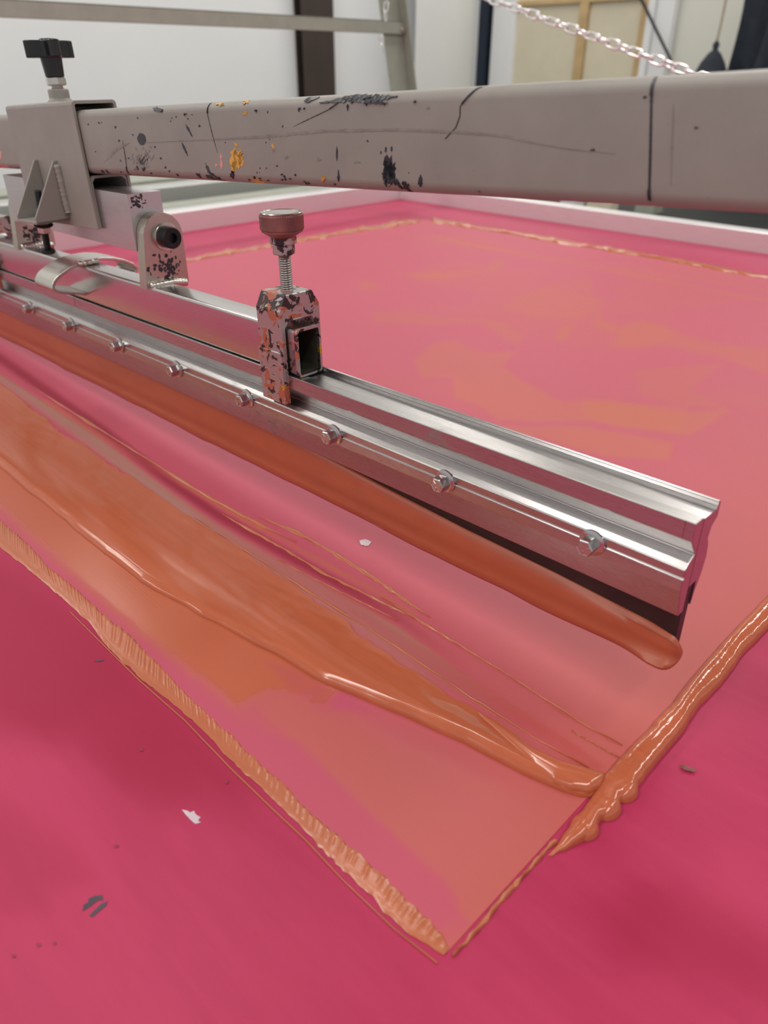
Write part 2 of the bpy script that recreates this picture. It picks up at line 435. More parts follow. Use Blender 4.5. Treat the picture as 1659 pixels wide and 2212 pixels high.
MB().sweep([(0, 0, 0), Vector(ony((1560, 40), 5.5))-L, Vector(ony((1574, -30), 5.5))-L, Vector(ony((1580, -160), 5.5))-L], 0.008, 8).build('cord', MT['twine'], e, smooth=60)
MB().lathe((0, 0, 0.01), (0, 0, -1), [(0, 0.008), (0.02, 0.022), (0.05, 0.016), (0.07, 0.04), (0.12, 0.075), (0.2, 0.11), (0.34, 0.12), (0.42, 0.08), (0.44, 0.02)], 20).build('pouch', MT['navy'], e, smooth=60)

# dark bench with odd blocks behind the screen (seen under the arm)
e = empty('dark_bench', 'low dark bench standing beyond the far frame rail', 'bench', Matrix.Translation((-0.6, 4.5, FLOOR)))
MB().box((-2.5, -0.6, 0.55), (2.0, 0.75, 0.60)).build('bench_top', MT['dark'], e, 0.004)
for sx in (-2.45, 1.9):
    for sy in (-0.55, 0.65): MB().box((sx, sy, 0), (sx+0.05, sy+0.05, 0.55)).build('leg', MT['dark'], e)
MB().box((-2.45, -0.5, 0.15), (1.95, 0.7, 0.18)).build('shelf', MT['dark'], e)
for k, (px_, py_, sz, mt, nm, lb) in enumerate([((1300, 452), 0, (0.16, 0.10, 0.05), 'cream', 'cardboard_box', 'flat cream box lying on the dark bench, farther left'), ((1400, 460), 0, (0.12, 0.12, 0.06), 'greige', 'cardboard_box', 'grey-green box lying on the dark bench, nearest the arm pencil line'), ((1235, 447), 0, (0.10, 0.12, 0.05), 'white', 'cardboard_box', 'small white box on the dark bench at its left end')]):
    P = onz(px_, FLOOR+0.60)
    tag(MB().box((P[0]-sz[0]/2, P[1]-sz[1]/2, FLOOR+0.60), (P[0]+sz[0]/2, P[1]+sz[1]/2, FLOOR+0.60+sz[2])).build(nm, MT[mt], bevel=0.004), lb, 'box')

# ------------------------------------------------------------------ print table and screen
XL, YR = -1.8696, 1.9456          # inner faces of the left and far frame rails
XN, YN = 0.95, -0.42              # the near ones, behind the camera
e = empty('print_table', 'long press table under the pink printing screen', 'table', Matrix.Translation((0, 0, FLOOR)))
MB().box((XL-0.1, YN-0.1, 0.86), (XN+0.1, YR+0.1, 0.90)).build('table_top', MT['board'], e)
for sx in (XL, XN-0.06):
    for sy in (YN, YR-0.06): MB().box((sx, sy, 0), (sx+0.06, sy+0.06, 0.86)).build('leg', MT['greige'], e)
scr = empty('printing_screen', 'large bright pink printing screen in an aluminium frame lying flat on the table', 'screen', Matrix.Translation((0, 0, 0)))
RH, RW = 0.046, 0.045
for lo, hi in (((XL-RW, YN-RW, -0.004), (XL, YR+RW, RH+0.006)), ((XL, YR, -0.004), (XN, YR+RW, RH)), ((XN, YN-RW, -0.004), (XN+RW, YR+RW, RH)), ((XL, YN-RW, -0.004), (XN, YN, RH))):
    MB().box(lo, hi).build('frame_rail', MT['alu_clean'], scr, 0.003)

# aluminium beams of the press bed beyond the left rail
for k, (xx, wd, zz, mt, lb) in enumerate([(-2.02, 0.05, 0.035, 'alu_grey', 'long aluminium bed beam lying right behind the left frame rail'), (-2.19, 0.09, 0.02, 'greige', 'grey-green bed beam second behind the left frame rail'), (-2.42, 0.10, 0.045, 'alu_grey', 'wide aluminium bed beam third behind the left frame rail'), (-2.75, 0.16, 0.03, 'greige', 'widest grey-green bed beam farthest behind the left frame rail')]):
    o = MB().box((xx-wd/2, -0.6, zz-0.06), (xx+wd/2, 2.9, zz)).build('bed_beam', MT[mt], None, 0.004)
    tag(o, lb, 'beam')
    # support foot under each beam
    for yy in (-0.4, 2.6):
        MB().box((xx-wd/2+0.01, yy, FLOOR), (xx+wd/2-0.01, yy+0.06, zz-0.06)).build('leg', MT['greige'], o)

# A-frame behind the left rail
XA = -2.1
e = empty('guard_frame', 'grey-green angle iron A-frame with a flat cross bar behind the press', 'frame', Matrix.Translation((XA, 0, 0)))
def ax(p): q = onx(p, XA); return Vector((0, q[1], q[2]))
a = ax((32, 0)); b = ax((868, 46)); c2 = ax((871, 79)); d2 = ax((0, 32))
z_t = (a.z+b.z)/2; z_b = (c2.z+d2.z)/2
MB().box((0.006, -0.5, z_b), (0.012, b.y+0.004, z_t)).box((0.0, -0.5, z_t-0.004), (0.012, b.y+0.004, z_t)).build('cross_bar', MT['greige'], e, 0.0015)
tp = [ax((816, -30)), ax((858, -30)), ax((892, 200)), ax((846, 200))]
def leg(tp, mirror=None):
    dl = (tp[3]-tp[0]); k = (tp[3].z-FLOOR)/(tp[0].z-tp[3].z)
    lo0 = tp[3]+dl*k; dr = tp[2]-tp[1]; lo1 = tp[2]+dl*((tp[2].z-FLOOR)/(-dl.z))
    up0 = tp[0]-dl*0.9; up1 = tp[1]-dl*0.9
    m = MB(); q = [up0, up1, lo1, lo0]
    if mirror is not None: q = [Vector((r.x, mirror-r.y, r.z)) for r in q]
    vs = [(r.x+xx, r.y, r.z) for xx in (-0.006, 0.0) for r in q]
    m.add(vs, [(0, 1, 2, 3), (7, 6, 5, 4), (0, 4, 5, 1), (1, 5, 6, 2), (2, 6, 7, 3), (3, 7, 4, 0)])
    sg = -1 if mirror is not None else 1
    f = [q[1]+Vector((0, -0.006*sg, 0)), q[1], q[2], q[2]+Vector((0, -0.006*sg, 0))]
    vs = [(r.x+xx, r.y, r.z) for xx in (0.0, 0.034) for r in f]
    m.add(vs, [(0, 1, 2, 3), (7, 6, 5, 4), (0, 4, 5, 1), (1, 5, 6, 2), (2, 6, 7, 3), (3, 7, 4, 0)])
    return m
leg(tp).build('leg', MT['greige'], e, 0.001)
leg(tp, 1.2).build('leg', MT['greige'], e, 0.001)
q = ax((864, 66)); MB().lathe((0.012, q.y, q.z), (1, 0, 0), [(0, 0.010), (0.004, 0.010), (0.004, 0.007), (0.009, 0.006)], 6).build('bolt', MT['steel'], e)

# chains
def link_pts(L, Wd):
    pts = []
    for k in range(24):
        a = 2*math.pi*k/24; c, s = math.cos(a), math.sin(a)
        pts.append((c*Wd/2+0, s*Wd/2+(L/2-Wd/2)*(1 if s > 1e-6 else (-1 if s < -1e-6 else 0)), 0))
    return pts
def make_chain(A, B, pitch, Wd, wire, sag, label, group=None):
    A, B = Vector(A), Vector(B); n = max(2, int((B-A).length/pitch))
    e = empty('chain', label, 'chain', Matrix.Translation(A), group)
    base = None
    for i in range(n):
        t0, t1 = i/n, (i+1)/n
        p0 = A.lerp(B, t0)-Vector((0, 0, sag*4*t0*(1-t0))); p1 = A.lerp(B, t1)-Vector((0, 0, sag*4*t1*(1-t1)))
        d = (p1-p0).normalized(); sd = d.cross(Vector((0, 0, 1))).normalized(); up = sd.cross(d)
        tw = (math.pi/2 if i % 2 else 0)+0.5+0.25*math.sin(i*1.7)
        xx = sd*math.cos(tw)+up*math.sin(tw); zz = xx.cross(d)
        mat = Matrix(((xx.x, d.x, zz.x, 0), (xx.y, d.y, zz.y, 0), (xx.z, d.z, zz.z, 0), (0, 0, 0, 1)))
        if base is None:
            o = MB().sweep(link_pts(pitch+2*wire, Wd), wire, 8, True).build('link', MT['chain'], e, smooth=80); base = o
        else:
            o = base.copy(); COL.objects.link(o); o.parent = e
        o.matrix_local = Matrix.Translation((p0+p1)/2-A)@mat
    return e
YC = 1.962
A = ony((1000, -24), YC); B = ony((1500, 160), YC)
dAB = B-A; A2 = A+dAB*((XA+0.02-A[0])/dAB[0]); B2 = A+dAB*((0.056-A[2])/dAB[2])
make_chain(A2, B2, 0.0325, 0.0185, 0.0031, 0.0, 'bright zinc chain running down behind the grey arm in front of the cream panel')
q1 = onx((836, -10), XA+0.04); q2 = onx((832, 46), XA+0.04)
make_chain(q1+(q1-q2)*0.5, q2, 0.022, 0.014, 0.0018, 0.0, 'short piece of chain hanging beside the A-frame leg above its cross bar')
q1 = onx((823, 78), XA+0.03); q2 = onx((828, 112), XA+0.03)
make_chain(q1, q2, 0.022, 0.014, 0.0018, 0.0, 'short piece of chain hanging below the A-frame cross bar')

# ------------------------------------------------------------------ ink on the screen
def chain2(pts): return np.array([onz(p)[:2] for p in pts])
def densify(P, n):
    P = np.asarray(P, float); d = np.r_[0, np.cumsum(np.linalg.norm(np.diff(P, axis=0), axis=1))]
    t = np.linspace(0, d[-1], n); return np.stack([np.interp(t, d, P[:, k]) for k in range(P.shape[1])], 1)
def seeded_noise(n, amps):
    """sum of smooth random curves; amps: (count, amplitude)"""
    x = np.linspace(0, 1, n); y = np.zeros(n)
    for cnt, am in amps: y += np.interp(x, np.linspace(0, 1, cnt+2), rng.normal(0, am, cnt+2))
    return y
def strip_ink(name, left, right, prof, mat, n=200, across=9, z0=0.0004, label=None, cat='ink', group=None, jag=0.0, taper=True, hfun=None):
    """ink laid between two pixel outlines, as a rounded body of ink on the screen plane"""
    A = densify(chain2(left), n); B = densify(chain2(right), n)
    wdir = B-A; wl = np.linalg.norm(wdir, axis=1, keepdims=True)+1e-9
    if jag:
        A = A-wdir/wl*(seeded_noise(n, [(n//3, jag), (n//9, jag)])[:, None]); B = B+wdir/wl*(seeded_noise(n, [(n//3, jag), (n//9, jag)])[:, None])
    t = np.linspace(0, 1, across); vs = []
    for i in range(n):
        for j, q in enumerate(t):
            xy = A[i]*(1-q)+B[i]*q
            h = prof(i/(n-1), q)*(hfun(i/(n-1), q) if hfun else 1)
            vs.append((xy[0], xy[1], z0+max(h, 0)))
    fs = [(i*across+j, i*across+j+1, (i+1)*across+j+1, (i+1)*across+j) for i in range(n-1) for j in range(across-1)]
    # skirt down to the screen
    m = len(vs); rim = [i*across for i in range(n)]+[(n-1)*across+j for j in range(1, across)]+[i*across+across-1 for i in range(n-2, -1, -1)]+[j for j in range(across-2, 0, -1)]
    vs += [(vs[k][0], vs[k][1], 0.0001) for k in rim]
    fs += [(rim[k], rim[(k+1) % len(rim)], m+(k+1) % len(rim), m+k) for k in range(len(rim))]
    o = MB().add(vs, fs).build(name, mat, smooth=70)
    return tag(o, label, cat, group)

# --- thin ink film over the printed area, with the cover of ink stored per vertex
def sd_poly(P, poly):
    poly = np.asarray(poly, float); x, y = P[:, 0], P[:, 1]
    d = np.full(len(P), 1e9); inside = np.zeros(len(P), bool)
    for k in range(len(poly)):
        a, b = poly[k], poly[(k+1) % len(poly)]; e = b-a
        t = np.clip(((x-a[0])*e[0]+(y-a[1])*e[1])/(e@e+1e-12), 0, 1)
        d = np.minimum(d, np.hypot(x-a[0]-t*e[0], y-a[1]-t*e[1]))
        c = ((a[1] > y) != (b[1] > y)); den = b[1]-a[1] if abs(b[1]-a[1]) > 1e-9 else 1e-9
        inside ^= c & (x < (b[0]-a[0])*(y-a[1])/den+a[0])
    return np.where(inside, d, -d)
def sstep(a, b, x): t = np.clip((x-a)/(b-a), 0, 1); return t*t*(3-2*t)
def vnoise(x, y, seed):
    r = np.random.default_rng(seed).random((64, 64)); xi = np.floor(x).astype(int); yi = np.floor(y).astype(int)
    fx, fy = x-xi, y-yi; fx = fx*fx*(3-2*fx); fy = fy*fy*(3-2*fy); g = lambda i, j: r[i % 64, j % 64]
    return (g(xi, yi)*(1-fx)+g(xi+1, yi)*fx)*(1-fy)+(g(xi, yi+1)*(1-fx)+g(xi+1, yi+1)*fx)*fy
def fbm(x, y, seed, o=4): return sum(vnoise(x*2**k, y*2**k, seed+k)*0.5**k for k in range(o))/1.9
FX0, FX1, FY0, FY1 = -1.545, -0.1215, 0.167, 1.706
def grow(a, b, s0, s1, n=4000):
    out = [a]; L = b-a
    while abs(out[-1]-a) < abs(L):
        k = abs(out[-1]-a)/abs(L); out.append(out[-1]+math.copysign(s0+(s1-s0)*k, L))
    out[-1] = b; return np.array(out)
gx = grow(FX1, FX0, 0.0022, 0.008)[::-1]; gy = grow(FY0, FY1, 0.0020, 0.008)
GX, GY = np.meshgrid(gx, gy); gpt = np.stack([GX.ravel(), GY.ravel(), np.zeros(GX.size)], 1); gp = project(gpt)
gp[:, 0] = np.clip(gp[:, 0], -4000, 5000)
wx = (fbm(gpt[:, 0]*9, gpt[:, 1]*9, 3)-0.5); wy = (fbm(gpt[:, 0]*9, gpt[:, 1]*9, 13)-0.5)
streak = fbm(gpt[:, 0]*3, gpt[:, 1]*130, 21)-0.5
ystreak = fbm(gpt[:, 0]*130, gpt[:, 1]*4, 31)-0.5
ink = 0.10+0.05*wx; wet = np.full(len(gp), 0.15)
gpw = gp+np.stack([wx*36, wy*24], 1)
def far(pl): return [(800+a/1.931, 400+b/1.931) for a, b in pl]
# browner towards the right edge
edge = np.exp(-((FX1-gpt[:, 0])/0.16)); ink += 0.50*edge*sstep(1.9, 0.3, gpt[:, 1])
PATCH = [([(200, 790), (190, 730), (260, 660), (350, 655), (430, 690), (600, 690), (545, 745), (640, 820), (800, 900), (1000, 880), (1290, 950), (1500, 945), (1340, 1050), (1080, 1010), (900, 985), (640, 990), (520, 985), (480, 930), (360, 885), (330, 790)], .42),
         ([(770, 640), (800, 595), (870, 585), (840, 620), (790, 652)], .40),
         ([(930, 500), (960, 560), (1030, 600), (1130, 575), (1300, 620), (1440, 650), (1659, 690), (1659, 790), (1440, 700), (1200, 660), (1000, 670), (1040, 620), (940, 590)], .38),
         ([(60, 330), (120, 370), (250, 350), (480, 370), (500, 315), (560, 310), (520, 360), (300, 385), (180, 390)], .42),
         ([(0, 530), (180, 530), (380, 560), (560, 590), (640, 630), (600, 670), (480, 590), (200, 580), (0, 585)], .32),
         ([(520, 1010), (880, 1005), (1100, 1050), (1250, 1080), (1230, 1150), (1000, 1140), (820, 1100), (700, 1060), (560, 1040)], .44),
         ([(-30, 400), (40, 410), (30, 440), (-30, 445)], .38),
         ([(1080, 790), (1300, 760), (1480, 735), (1330, 850), (1500, 945), (1250, 900), (1120, 860)], .26),
         ([(740, 410), (900, 390), (960, 470), (900, 570), (700, 560), (560, 520), (640, 470)], .24),
         ([(880, 880), (1080, 900), (1330, 920), (1300, 1040), (1000, 1010), (880, 960)], .30)]
for pl, am in PATCH:
    ink += am*sstep(-7, 7, sd_poly(gpw, far(pl)))*(1-np.clip(ink-0.25, 0, .6))
ink += 0.14*sstep(0.50, 0.62, fbm(gpt[:, 0]*3.2, gpt[:, 1]*4.5, 77))*sstep(0.55, 0.8, gpt[:, 1])
# orange smear drawn from the left between the starting line and the puddle
smear = [(-900, 640), (0, 950), (200, 1120), (400, 1255), (520, 1320), (640, 1395), (740, 1470), (700, 1530), (600, 1510), (520, 1540), (430, 1470), (300, 1370), (150, 1240), (0, 1100), (-300, 900), (-900, 760)]
sm = sd_poly(gp+np.stack([wx*30+ystreak*60, wy*30+ystreak*60], 1), smear)
ink = np.maximum(ink, 0.94*sstep(-26, 26, sm)); 
fade = [(500, 1380), (900, 1600), (1190, 1730), (1240, 1745), (1180, 1840), (1000, 1950), (800, 1780), (640, 1630), (520, 1520)]
fd = sd_poly(gp+np.stack([ystreak*70, ystreak*60], 1), fade)
ink = np.maximum(ink, (0.52+0.2*sstep(900, 1200, gp[:, 0])*0+0.10*streak)*sstep(-14, 30, fd))
# cleaner pink band beside the starting line and clean wedge
cl = sd_poly(gp+np.stack([ystreak*40, ystreak*40], 1), [(0, 1118), (300, 1385), (520, 1560), (640, 1600), (800, 1760), (960, 1900), (1010, 1990), (960, 2030), (700, 1790), (450, 1560), (200, 1330), (0, 1160)])
ink = np.where(cl > -10, ink*(1-0.75*sstep(-10, 14, cl)), ink)
wd = sd_poly(gp, [(560, 1420), (640, 1440), (760, 1500), (820, 1545), (700, 1545), (620, 1490)])
ink -= 0.30*sstep(-8, 20, wd)
# wet sheet behind the puddle
sheet = [(-900, 570), (0, 805), (224, 950), (365, 1058), (469, 1130), (625, 1220), (859, 1352), (1050, 1485), (1250, 1612), (1310, 1660), (1280, 1665), (900, 1460), (560, 1235), (300, 1045), (0, 830), (-900, 640)]
sh = sd_poly(gp, sheet)
wet = np.maximum(wet, 0.95*sstep(-6, 6, sh)); ink = np.maximum(ink, (0.50+0.5*streak)*sstep(-4, 6, sh))
wet = np.maximum(wet, 0.8*sstep(-6, 16, sm)); wet = np.maximum(wet, 0.35*sstep(-6, 16, fd))
# streak lines behind the sheet
def line_d(P, pts):
    d = np.full(len(P), 1e9)
    for a, b in zip(pts[:-1], pts[1:]):
        a = np.array(a, float); b = np.array(b, float); e = b-a
        t = np.clip(((P-a)@e)/(e@e), 0, 1); d = np.minimum(d, np.hypot(*(P-a-t[:, None]*e).T))
    return d
for pts, wpx, am in [([(930, 510), (1100, 545), (1300, 580), (1659, 650)], 4, .35), ([(955, 520), (1659, 628)], 3, .2), ([(100, 870), (330, 1010), (560, 1140)], 9, .5), ([(560, 1140), (760, 1250), (900, 1330)], 7, .4)]:
    ink += am*sstep(wpx, wpx*0.3, line_d(gp, pts))*(0.6+0.8*(fbm(gpt[:, 0]*30, gpt[:, 1]*30, 5)))
refl_lane = sd_poly(gp, [(-900, 550), (0, 786), (224, 944), (365, 1052), (469, 1124), (625, 1214), (859, 1345), (1000, 1445), (1002, 1428), (862, 1324), (630, 1193), (474, 1103), (370, 1031), (228, 922), (0, 762), (-900, 500)])  # dark reflection along the sheet, painted into the film colour
refl_lane = sstep(-8, 8, refl_lane)*0.9*sstep(1050, 700, gp[:, 0])
ink = ink*(1-0.7*refl_lane); wet = np.maximum(wet, 0.2*refl_lane)
ink = np.clip(ink, 0, 1)
holder_sheen = 0.85*sstep(-3, 9, sh)*np.clip(0.75+1.2*streak, 0.2, 1)*sstep(1150, 800, gp[:, 0])  # holder's grey reflection, painted onto the wet sheet
nxg, nyg = len(gx), len(gy)
vs = np.stack([GX.ravel(), GY.ravel(), np.full(GX.size, 0.0004)], 1)
ii = (np.arange(nyg-1)[:, None]*nxg+np.arange(nxg-1)[None, :]).ravel()
fs = np.stack([ii, ii+1, ii+1+nxg, ii+nxg], 1)
me = bpy.data.meshes.new('ink_film'); me.from_pydata(vs.tolist(), [], fs.tolist()); me.update()
for nm, arr in (('ink', ink), ('wet', np.clip(wet, 0, 1)), ('milk', holder_sheen), ('clean', refl_lane)):
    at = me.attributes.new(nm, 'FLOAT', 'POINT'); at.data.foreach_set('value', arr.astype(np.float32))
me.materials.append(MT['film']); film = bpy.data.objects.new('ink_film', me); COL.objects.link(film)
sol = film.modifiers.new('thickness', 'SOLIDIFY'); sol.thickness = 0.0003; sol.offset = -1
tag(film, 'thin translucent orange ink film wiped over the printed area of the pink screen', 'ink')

# --- the emulsion sheet itself, with deeper crimson areas stored per vertex
sx_ = np.r_[np.linspace(XL-0.004, -1.0, 12)[:-1], np.linspace(-1.0, 0.3, 190)[:-1], np.linspace(0.3, XN+0.004, 14)]
sy_ = np.r_[np.linspace(YN-0.004, 0.55, 150)[:-1], np.linspace(0.55, YR+0.004, 20)]
SX, SY = np.meshgrid(sx_, sy_); sp_ = np.stack([SX.ravel(), SY.ravel(), np.zeros(SX.size)], 1); q_ = (sp_-CAM)@RC
front_ok = q_[:, 2] < -0.05; pp = np.full((len(sp_), 2), -9999.0); pp[front_ok] = project(sp_[front_ok])
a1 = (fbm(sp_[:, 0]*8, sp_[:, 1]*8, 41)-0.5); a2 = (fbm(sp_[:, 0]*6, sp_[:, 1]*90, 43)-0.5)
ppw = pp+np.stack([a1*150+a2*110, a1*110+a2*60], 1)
crimson = sstep(-70, 60, sd_poly(ppw, [(-400, 950), (0, 1190), (100, 1260), (300, 1440), (440, 1570), (540, 1690), (480, 1720), (400, 1690), (340, 1735), (250, 1690), (150, 1600), (0, 1580), (-500, 1500)]))
crimson = np.maximum(crimson, 0.75*sstep(-60, 60, sd_poly(ppw, [(1240, 1930), (1400, 1880), (1560, 1960), (1659, 2010), (1800, 2200), (1500, 2100), (1300, 2060)])))
crimson = np.maximum(crimson, 0.5*sstep(-50, 60, sd_poly(ppw, [(-100, 1700), (120, 1800), (200, 1900), (60, 2020), (-100, 2050)])))
fs = []; nx_, ny_ = len(sx_), len(sy_); ii = (np.arange(ny_-1)[:, None]*nx_+np.arange(nx_-1)[None, :]).ravel()
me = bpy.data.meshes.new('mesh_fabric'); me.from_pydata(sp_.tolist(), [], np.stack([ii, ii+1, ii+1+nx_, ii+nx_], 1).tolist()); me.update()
at = me.attributes.new('clean', 'FLOAT', 'POINT'); at.data.foreach_set('value', crimson.astype(np.float32))
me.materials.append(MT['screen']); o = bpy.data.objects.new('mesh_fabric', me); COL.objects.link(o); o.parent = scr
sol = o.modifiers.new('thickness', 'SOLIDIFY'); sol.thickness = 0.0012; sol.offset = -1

# --- the big puddle of ink lying along the stroke
front = [(-420, 800), (-200, 900), (0, 1010), (100, 1090), (200, 1180), (300, 1258), (400, 1312), (500, 1365), (600, 1420), (700, 1477), (800, 1522), (900, 1566), (1000, 1608), (1060, 1640), (1150, 1682), (1215, 1712), (1262, 1724), (1290, 1720)]
rear = [(-420, 640), (-200, 715), (0, 830), (80, 890), (150, 945), (300, 1045), (400, 1112), (560, 1218), (700, 1315), (850, 1425), (1000, 1520), (1100, 1587), (1180, 1640), (1250, 1668), (1300, 1672)]
Fp, Bp = chain2(front), chain2(rear)
NX, NQ = 420, 46
xs = np.linspace(max(Fp[0, 0], Bp[0, 0]), Fp[-1, 0], NX)
yf = np.interp(xs, Fp[:, 0], Fp[:, 1]); yb = np.interp(xs, np.r_[Bp[:, 0]], Bp[:, 1]); yb = np.maximum(yb, yf+0.004)
yf += seeded_noise(NX, [(60, 0.0006), (18, 0.001)]); yb += seeded_noise(NX, [(150, 0.0010), (40, 0.0012)])
qs = np.linspace(0, 1, NQ)**1.6; vs = []
for i in range(NX):
    wdt = yb[i]-yf[i]
    endt = min(1, max(0.0, (xs[-1]-xs[i])/0.02)); endt = math.sqrt(1-(1-endt)**2)
    right = sstep(-0.45, -0.22, np.array(xs[i]))
    H = (0.0062+0.0020*float(right))*endt
    for q in qs:
        d = q*wdt; r = 0.0075
        f = math.sqrt(max(0, 1-(1-min(1, d/r))**2)) if d < r else 1
        body = 1-0.80*float(sstep(0.12, 1.0, np.array(q)))
        h = H*f*body
        # broad rolls, a groove behind the bead and fine lines along the stroke
        h += 0.0007*math.sin(q*6+xs[i]*5+1.2*math.sin(xs[i]*8))*f*(1-q)*endt
        h += 0.00006*math.sin(d*420+4*math.sin(xs[i]*9))*f*float(sstep(0.5, 0.9, np.array(q)))
        vs.append((xs[i], yf[i]+d, 0.0004+max(0, h)))
fs = [(i*NQ+j, i*NQ+j+1, (i+1)*NQ+j+1, (i+1)*NQ+j) for i in range(NX-1) for j in range(NQ-1)]
rim = [i*NQ for i in range(NX)]+[(NX-1)*NQ+j for j in range(1, NQ)]+[i*NQ+NQ-1 for i in range(NX-2, -1, -1)]+[j for j in range(NQ-2, 0, -1)]
mlen = len(vs); vs += [(vs[k][0], vs[k][1], 0.0001) for k in rim]
fs += [(rim[k], rim[(k+1) % len(rim)], mlen+(k+1) % len(rim), mlen+k) for k in range(len(rim))]
pud = tag(MB().add(vs, fs).build('ink_puddle', MT['ink'], smooth=80), 'long glossy orange ink puddle lying below the squeegee blade', 'ink')
# folded lip of ink at the puddle's right end
dome = lambda t, q: math.sqrt(max(0, 1-(2*q-1)**2))
strip_ink('ink_fold', [(1030, 1545), (1080, 1580), (1150, 1628), (1210, 1655), (1262, 1670), (1300, 1680), (1306, 1690)], [(1036, 1556), (1090, 1610), (1150, 1668), (1195, 1702), (1232, 1716), (1270, 1722), (1296, 1710)],
          lambda t, q: 0.0035+0.0075*dome(t, q)*math.sqrt(max(0, 1-(2*t-1)**4))*(0.25+0.75*t), MT['ink'], 70, 17, label='rounded curl of orange ink at the right end of the long puddle')

# --- ridge pushed up along the right edge of the print
ridge_l = [(1184, 1848), (1197, 1832), (1255, 1752), (1278, 1722), (1307, 1672), (1370, 1609), (1451, 1522), (1509, 1447), (1567, 1383), (1659, 1288), (1760, 1180), (1850, 1085), (1950, 980)]
ridge_r = [(1190, 1850), (1255, 1822), (1286, 1800), (1297, 1775), (1330, 1765), (1341, 1736), (1373, 1724), (1378, 1700), (1422, 1643), (1463, 1600), (1509, 1530), (1567, 1470), (1602, 1416), (1659, 1358), (1760, 1242), (1850, 1140), (1950, 1030)]
nz1 = seeded_noise(400, [(14, 0.10), (36, 0.035), (7, 0.07)]); nz2 = seeded_noise(400, [(12, 0.07), (36, 0.03)])
def ridge_prof(t, q):
    b = 1+nz1[int(t*399)]*(1-q)+nz2[int(t*399)]*q
    e = min(1, t/0.04)
    return 0.0074*dome(t, q)**0.75*max(0.3, b)*e
strip_ink('ink_ridge', ridge_l, ridge_r, ridge_prof, MT['ink_bead'], 400, 21, label='thick glossy bead of orange ink along the right edge of the print', jag=0.0003)
lobes = [((1262, 1790), 34, 24), ((1312, 1748), 30, 26), ((1352, 1712), 26, 24)]
for (cx_, cy_), r1, r2 in lobes:
    P = onz((cx_, cy_)); sc_ = np.linalg.norm(onz((cx_+10, cy_))-P)/10
    vs = []; fs = []; nr, na = 9, 28
    for i in range(nr):
        rr = i/(nr-1)
        for k in range(na):
            a = 2*math.pi*k/na; vs.append((P[0]+r1*sc_*rr*math.cos(a+0.4)*0.9, P[1]+r2*sc_*1.35*rr*math.sin(a+0.4), 0.0004+0.0072*math.sqrt(max(0, 1-rr*rr))))
    for i in range(nr-1):
        for k in range(na): fs.append((i*na+k, i*na+(k+1) % na, (i+1)*na+(k+1) % na, (i+1)*na+k))
    tag(MB().add(vs, fs).build('ink_blob', MT['ink_bead'], smooth=80, weld=True), {0: 'lowest rounded orange ink blob at the foot of the right-edge bead', 1: 'middle rounded orange ink blob where the puddle meets the right-edge bead', 2: 'upper rounded orange ink blob on the outer side of the right-edge bead'}[lobes.index(((cx_, cy_), r1, r2))], 'ink')
strip_ink('ink_edge_line', [(972, 2064), (1000, 2034), (1060, 1964), (1120, 1896), (1170, 1838), (1190, 1814)], [(982, 2068), (1010, 2040), (1068, 1972), (1128, 1904), (1180, 1846), (1204, 1822)],
          lambda t, q: 0.0022*dome(t, q)*(0.8+0.4*math.sin(t*40)), MT['ink_line'], 90, 7, label='fine raised orange ink line from the print corner up to the thick bead', jag=0.0004)
# --- the starting line of the stroke, rippled like a comb
up_ = [(-300, 860), (0, 1124), (63, 1178), (104, 1226), (159, 1269), (217, 1322), (289, 1380), (306, 1400), (390, 1487), (456, 1552), (575, 1660), (678, 1763), (700, 1782), (781, 1853), (844, 1909), (920, 1984), (972, 2046)]
lo_ = [(-300, 910), (0, 1182), (63, 1232), (140, 1298), (193, 1346), (233, 1400), (270, 1436), (325, 1483), (374, 1520), (434, 1574), (510, 1655), (591, 1731), (662, 1797), (716, 1857), (765, 1904), (833, 1968), (902, 2031), (958, 2066)]
ph = np.cumsum(np.abs(1+rng.normal(0, 0.7, 900)))*1.25
def comb(t, q):
    k = t*899; a = ph[int(k)]; m_ = math.sin(a+q*1.5)
    return (0.00045+0.00042*max(0, m_)*float(sstep(0.75, 0.35, np.array(q))))*min(1, 6*q+0.3, 6*(1-q)+0.3)
strip_ink('ink_start_line', up_, lo_, comb, MT['ink_line'], 900, 11, label='comb-rippled orange ink band along the near starting edge of the print', jag=0.0006)
strip_ink('ink_hairline', [(150, 1320), (300, 1468), (400, 1556), (500, 1660), (591, 1748), (662, 1815), (740, 1900), (850, 2005), (945, 2080)], [(149, 1322), (299, 1471), (399, 1559), (499, 1664), (590, 1752), (661, 1819), (739, 1903), (849, 2008), (944, 2083)],
          lambda t, q: 0.0008*dome(t, q), MT['ink_line'], 120, 5, label='hair-thin orange ink line just outside the comb-rippled band')
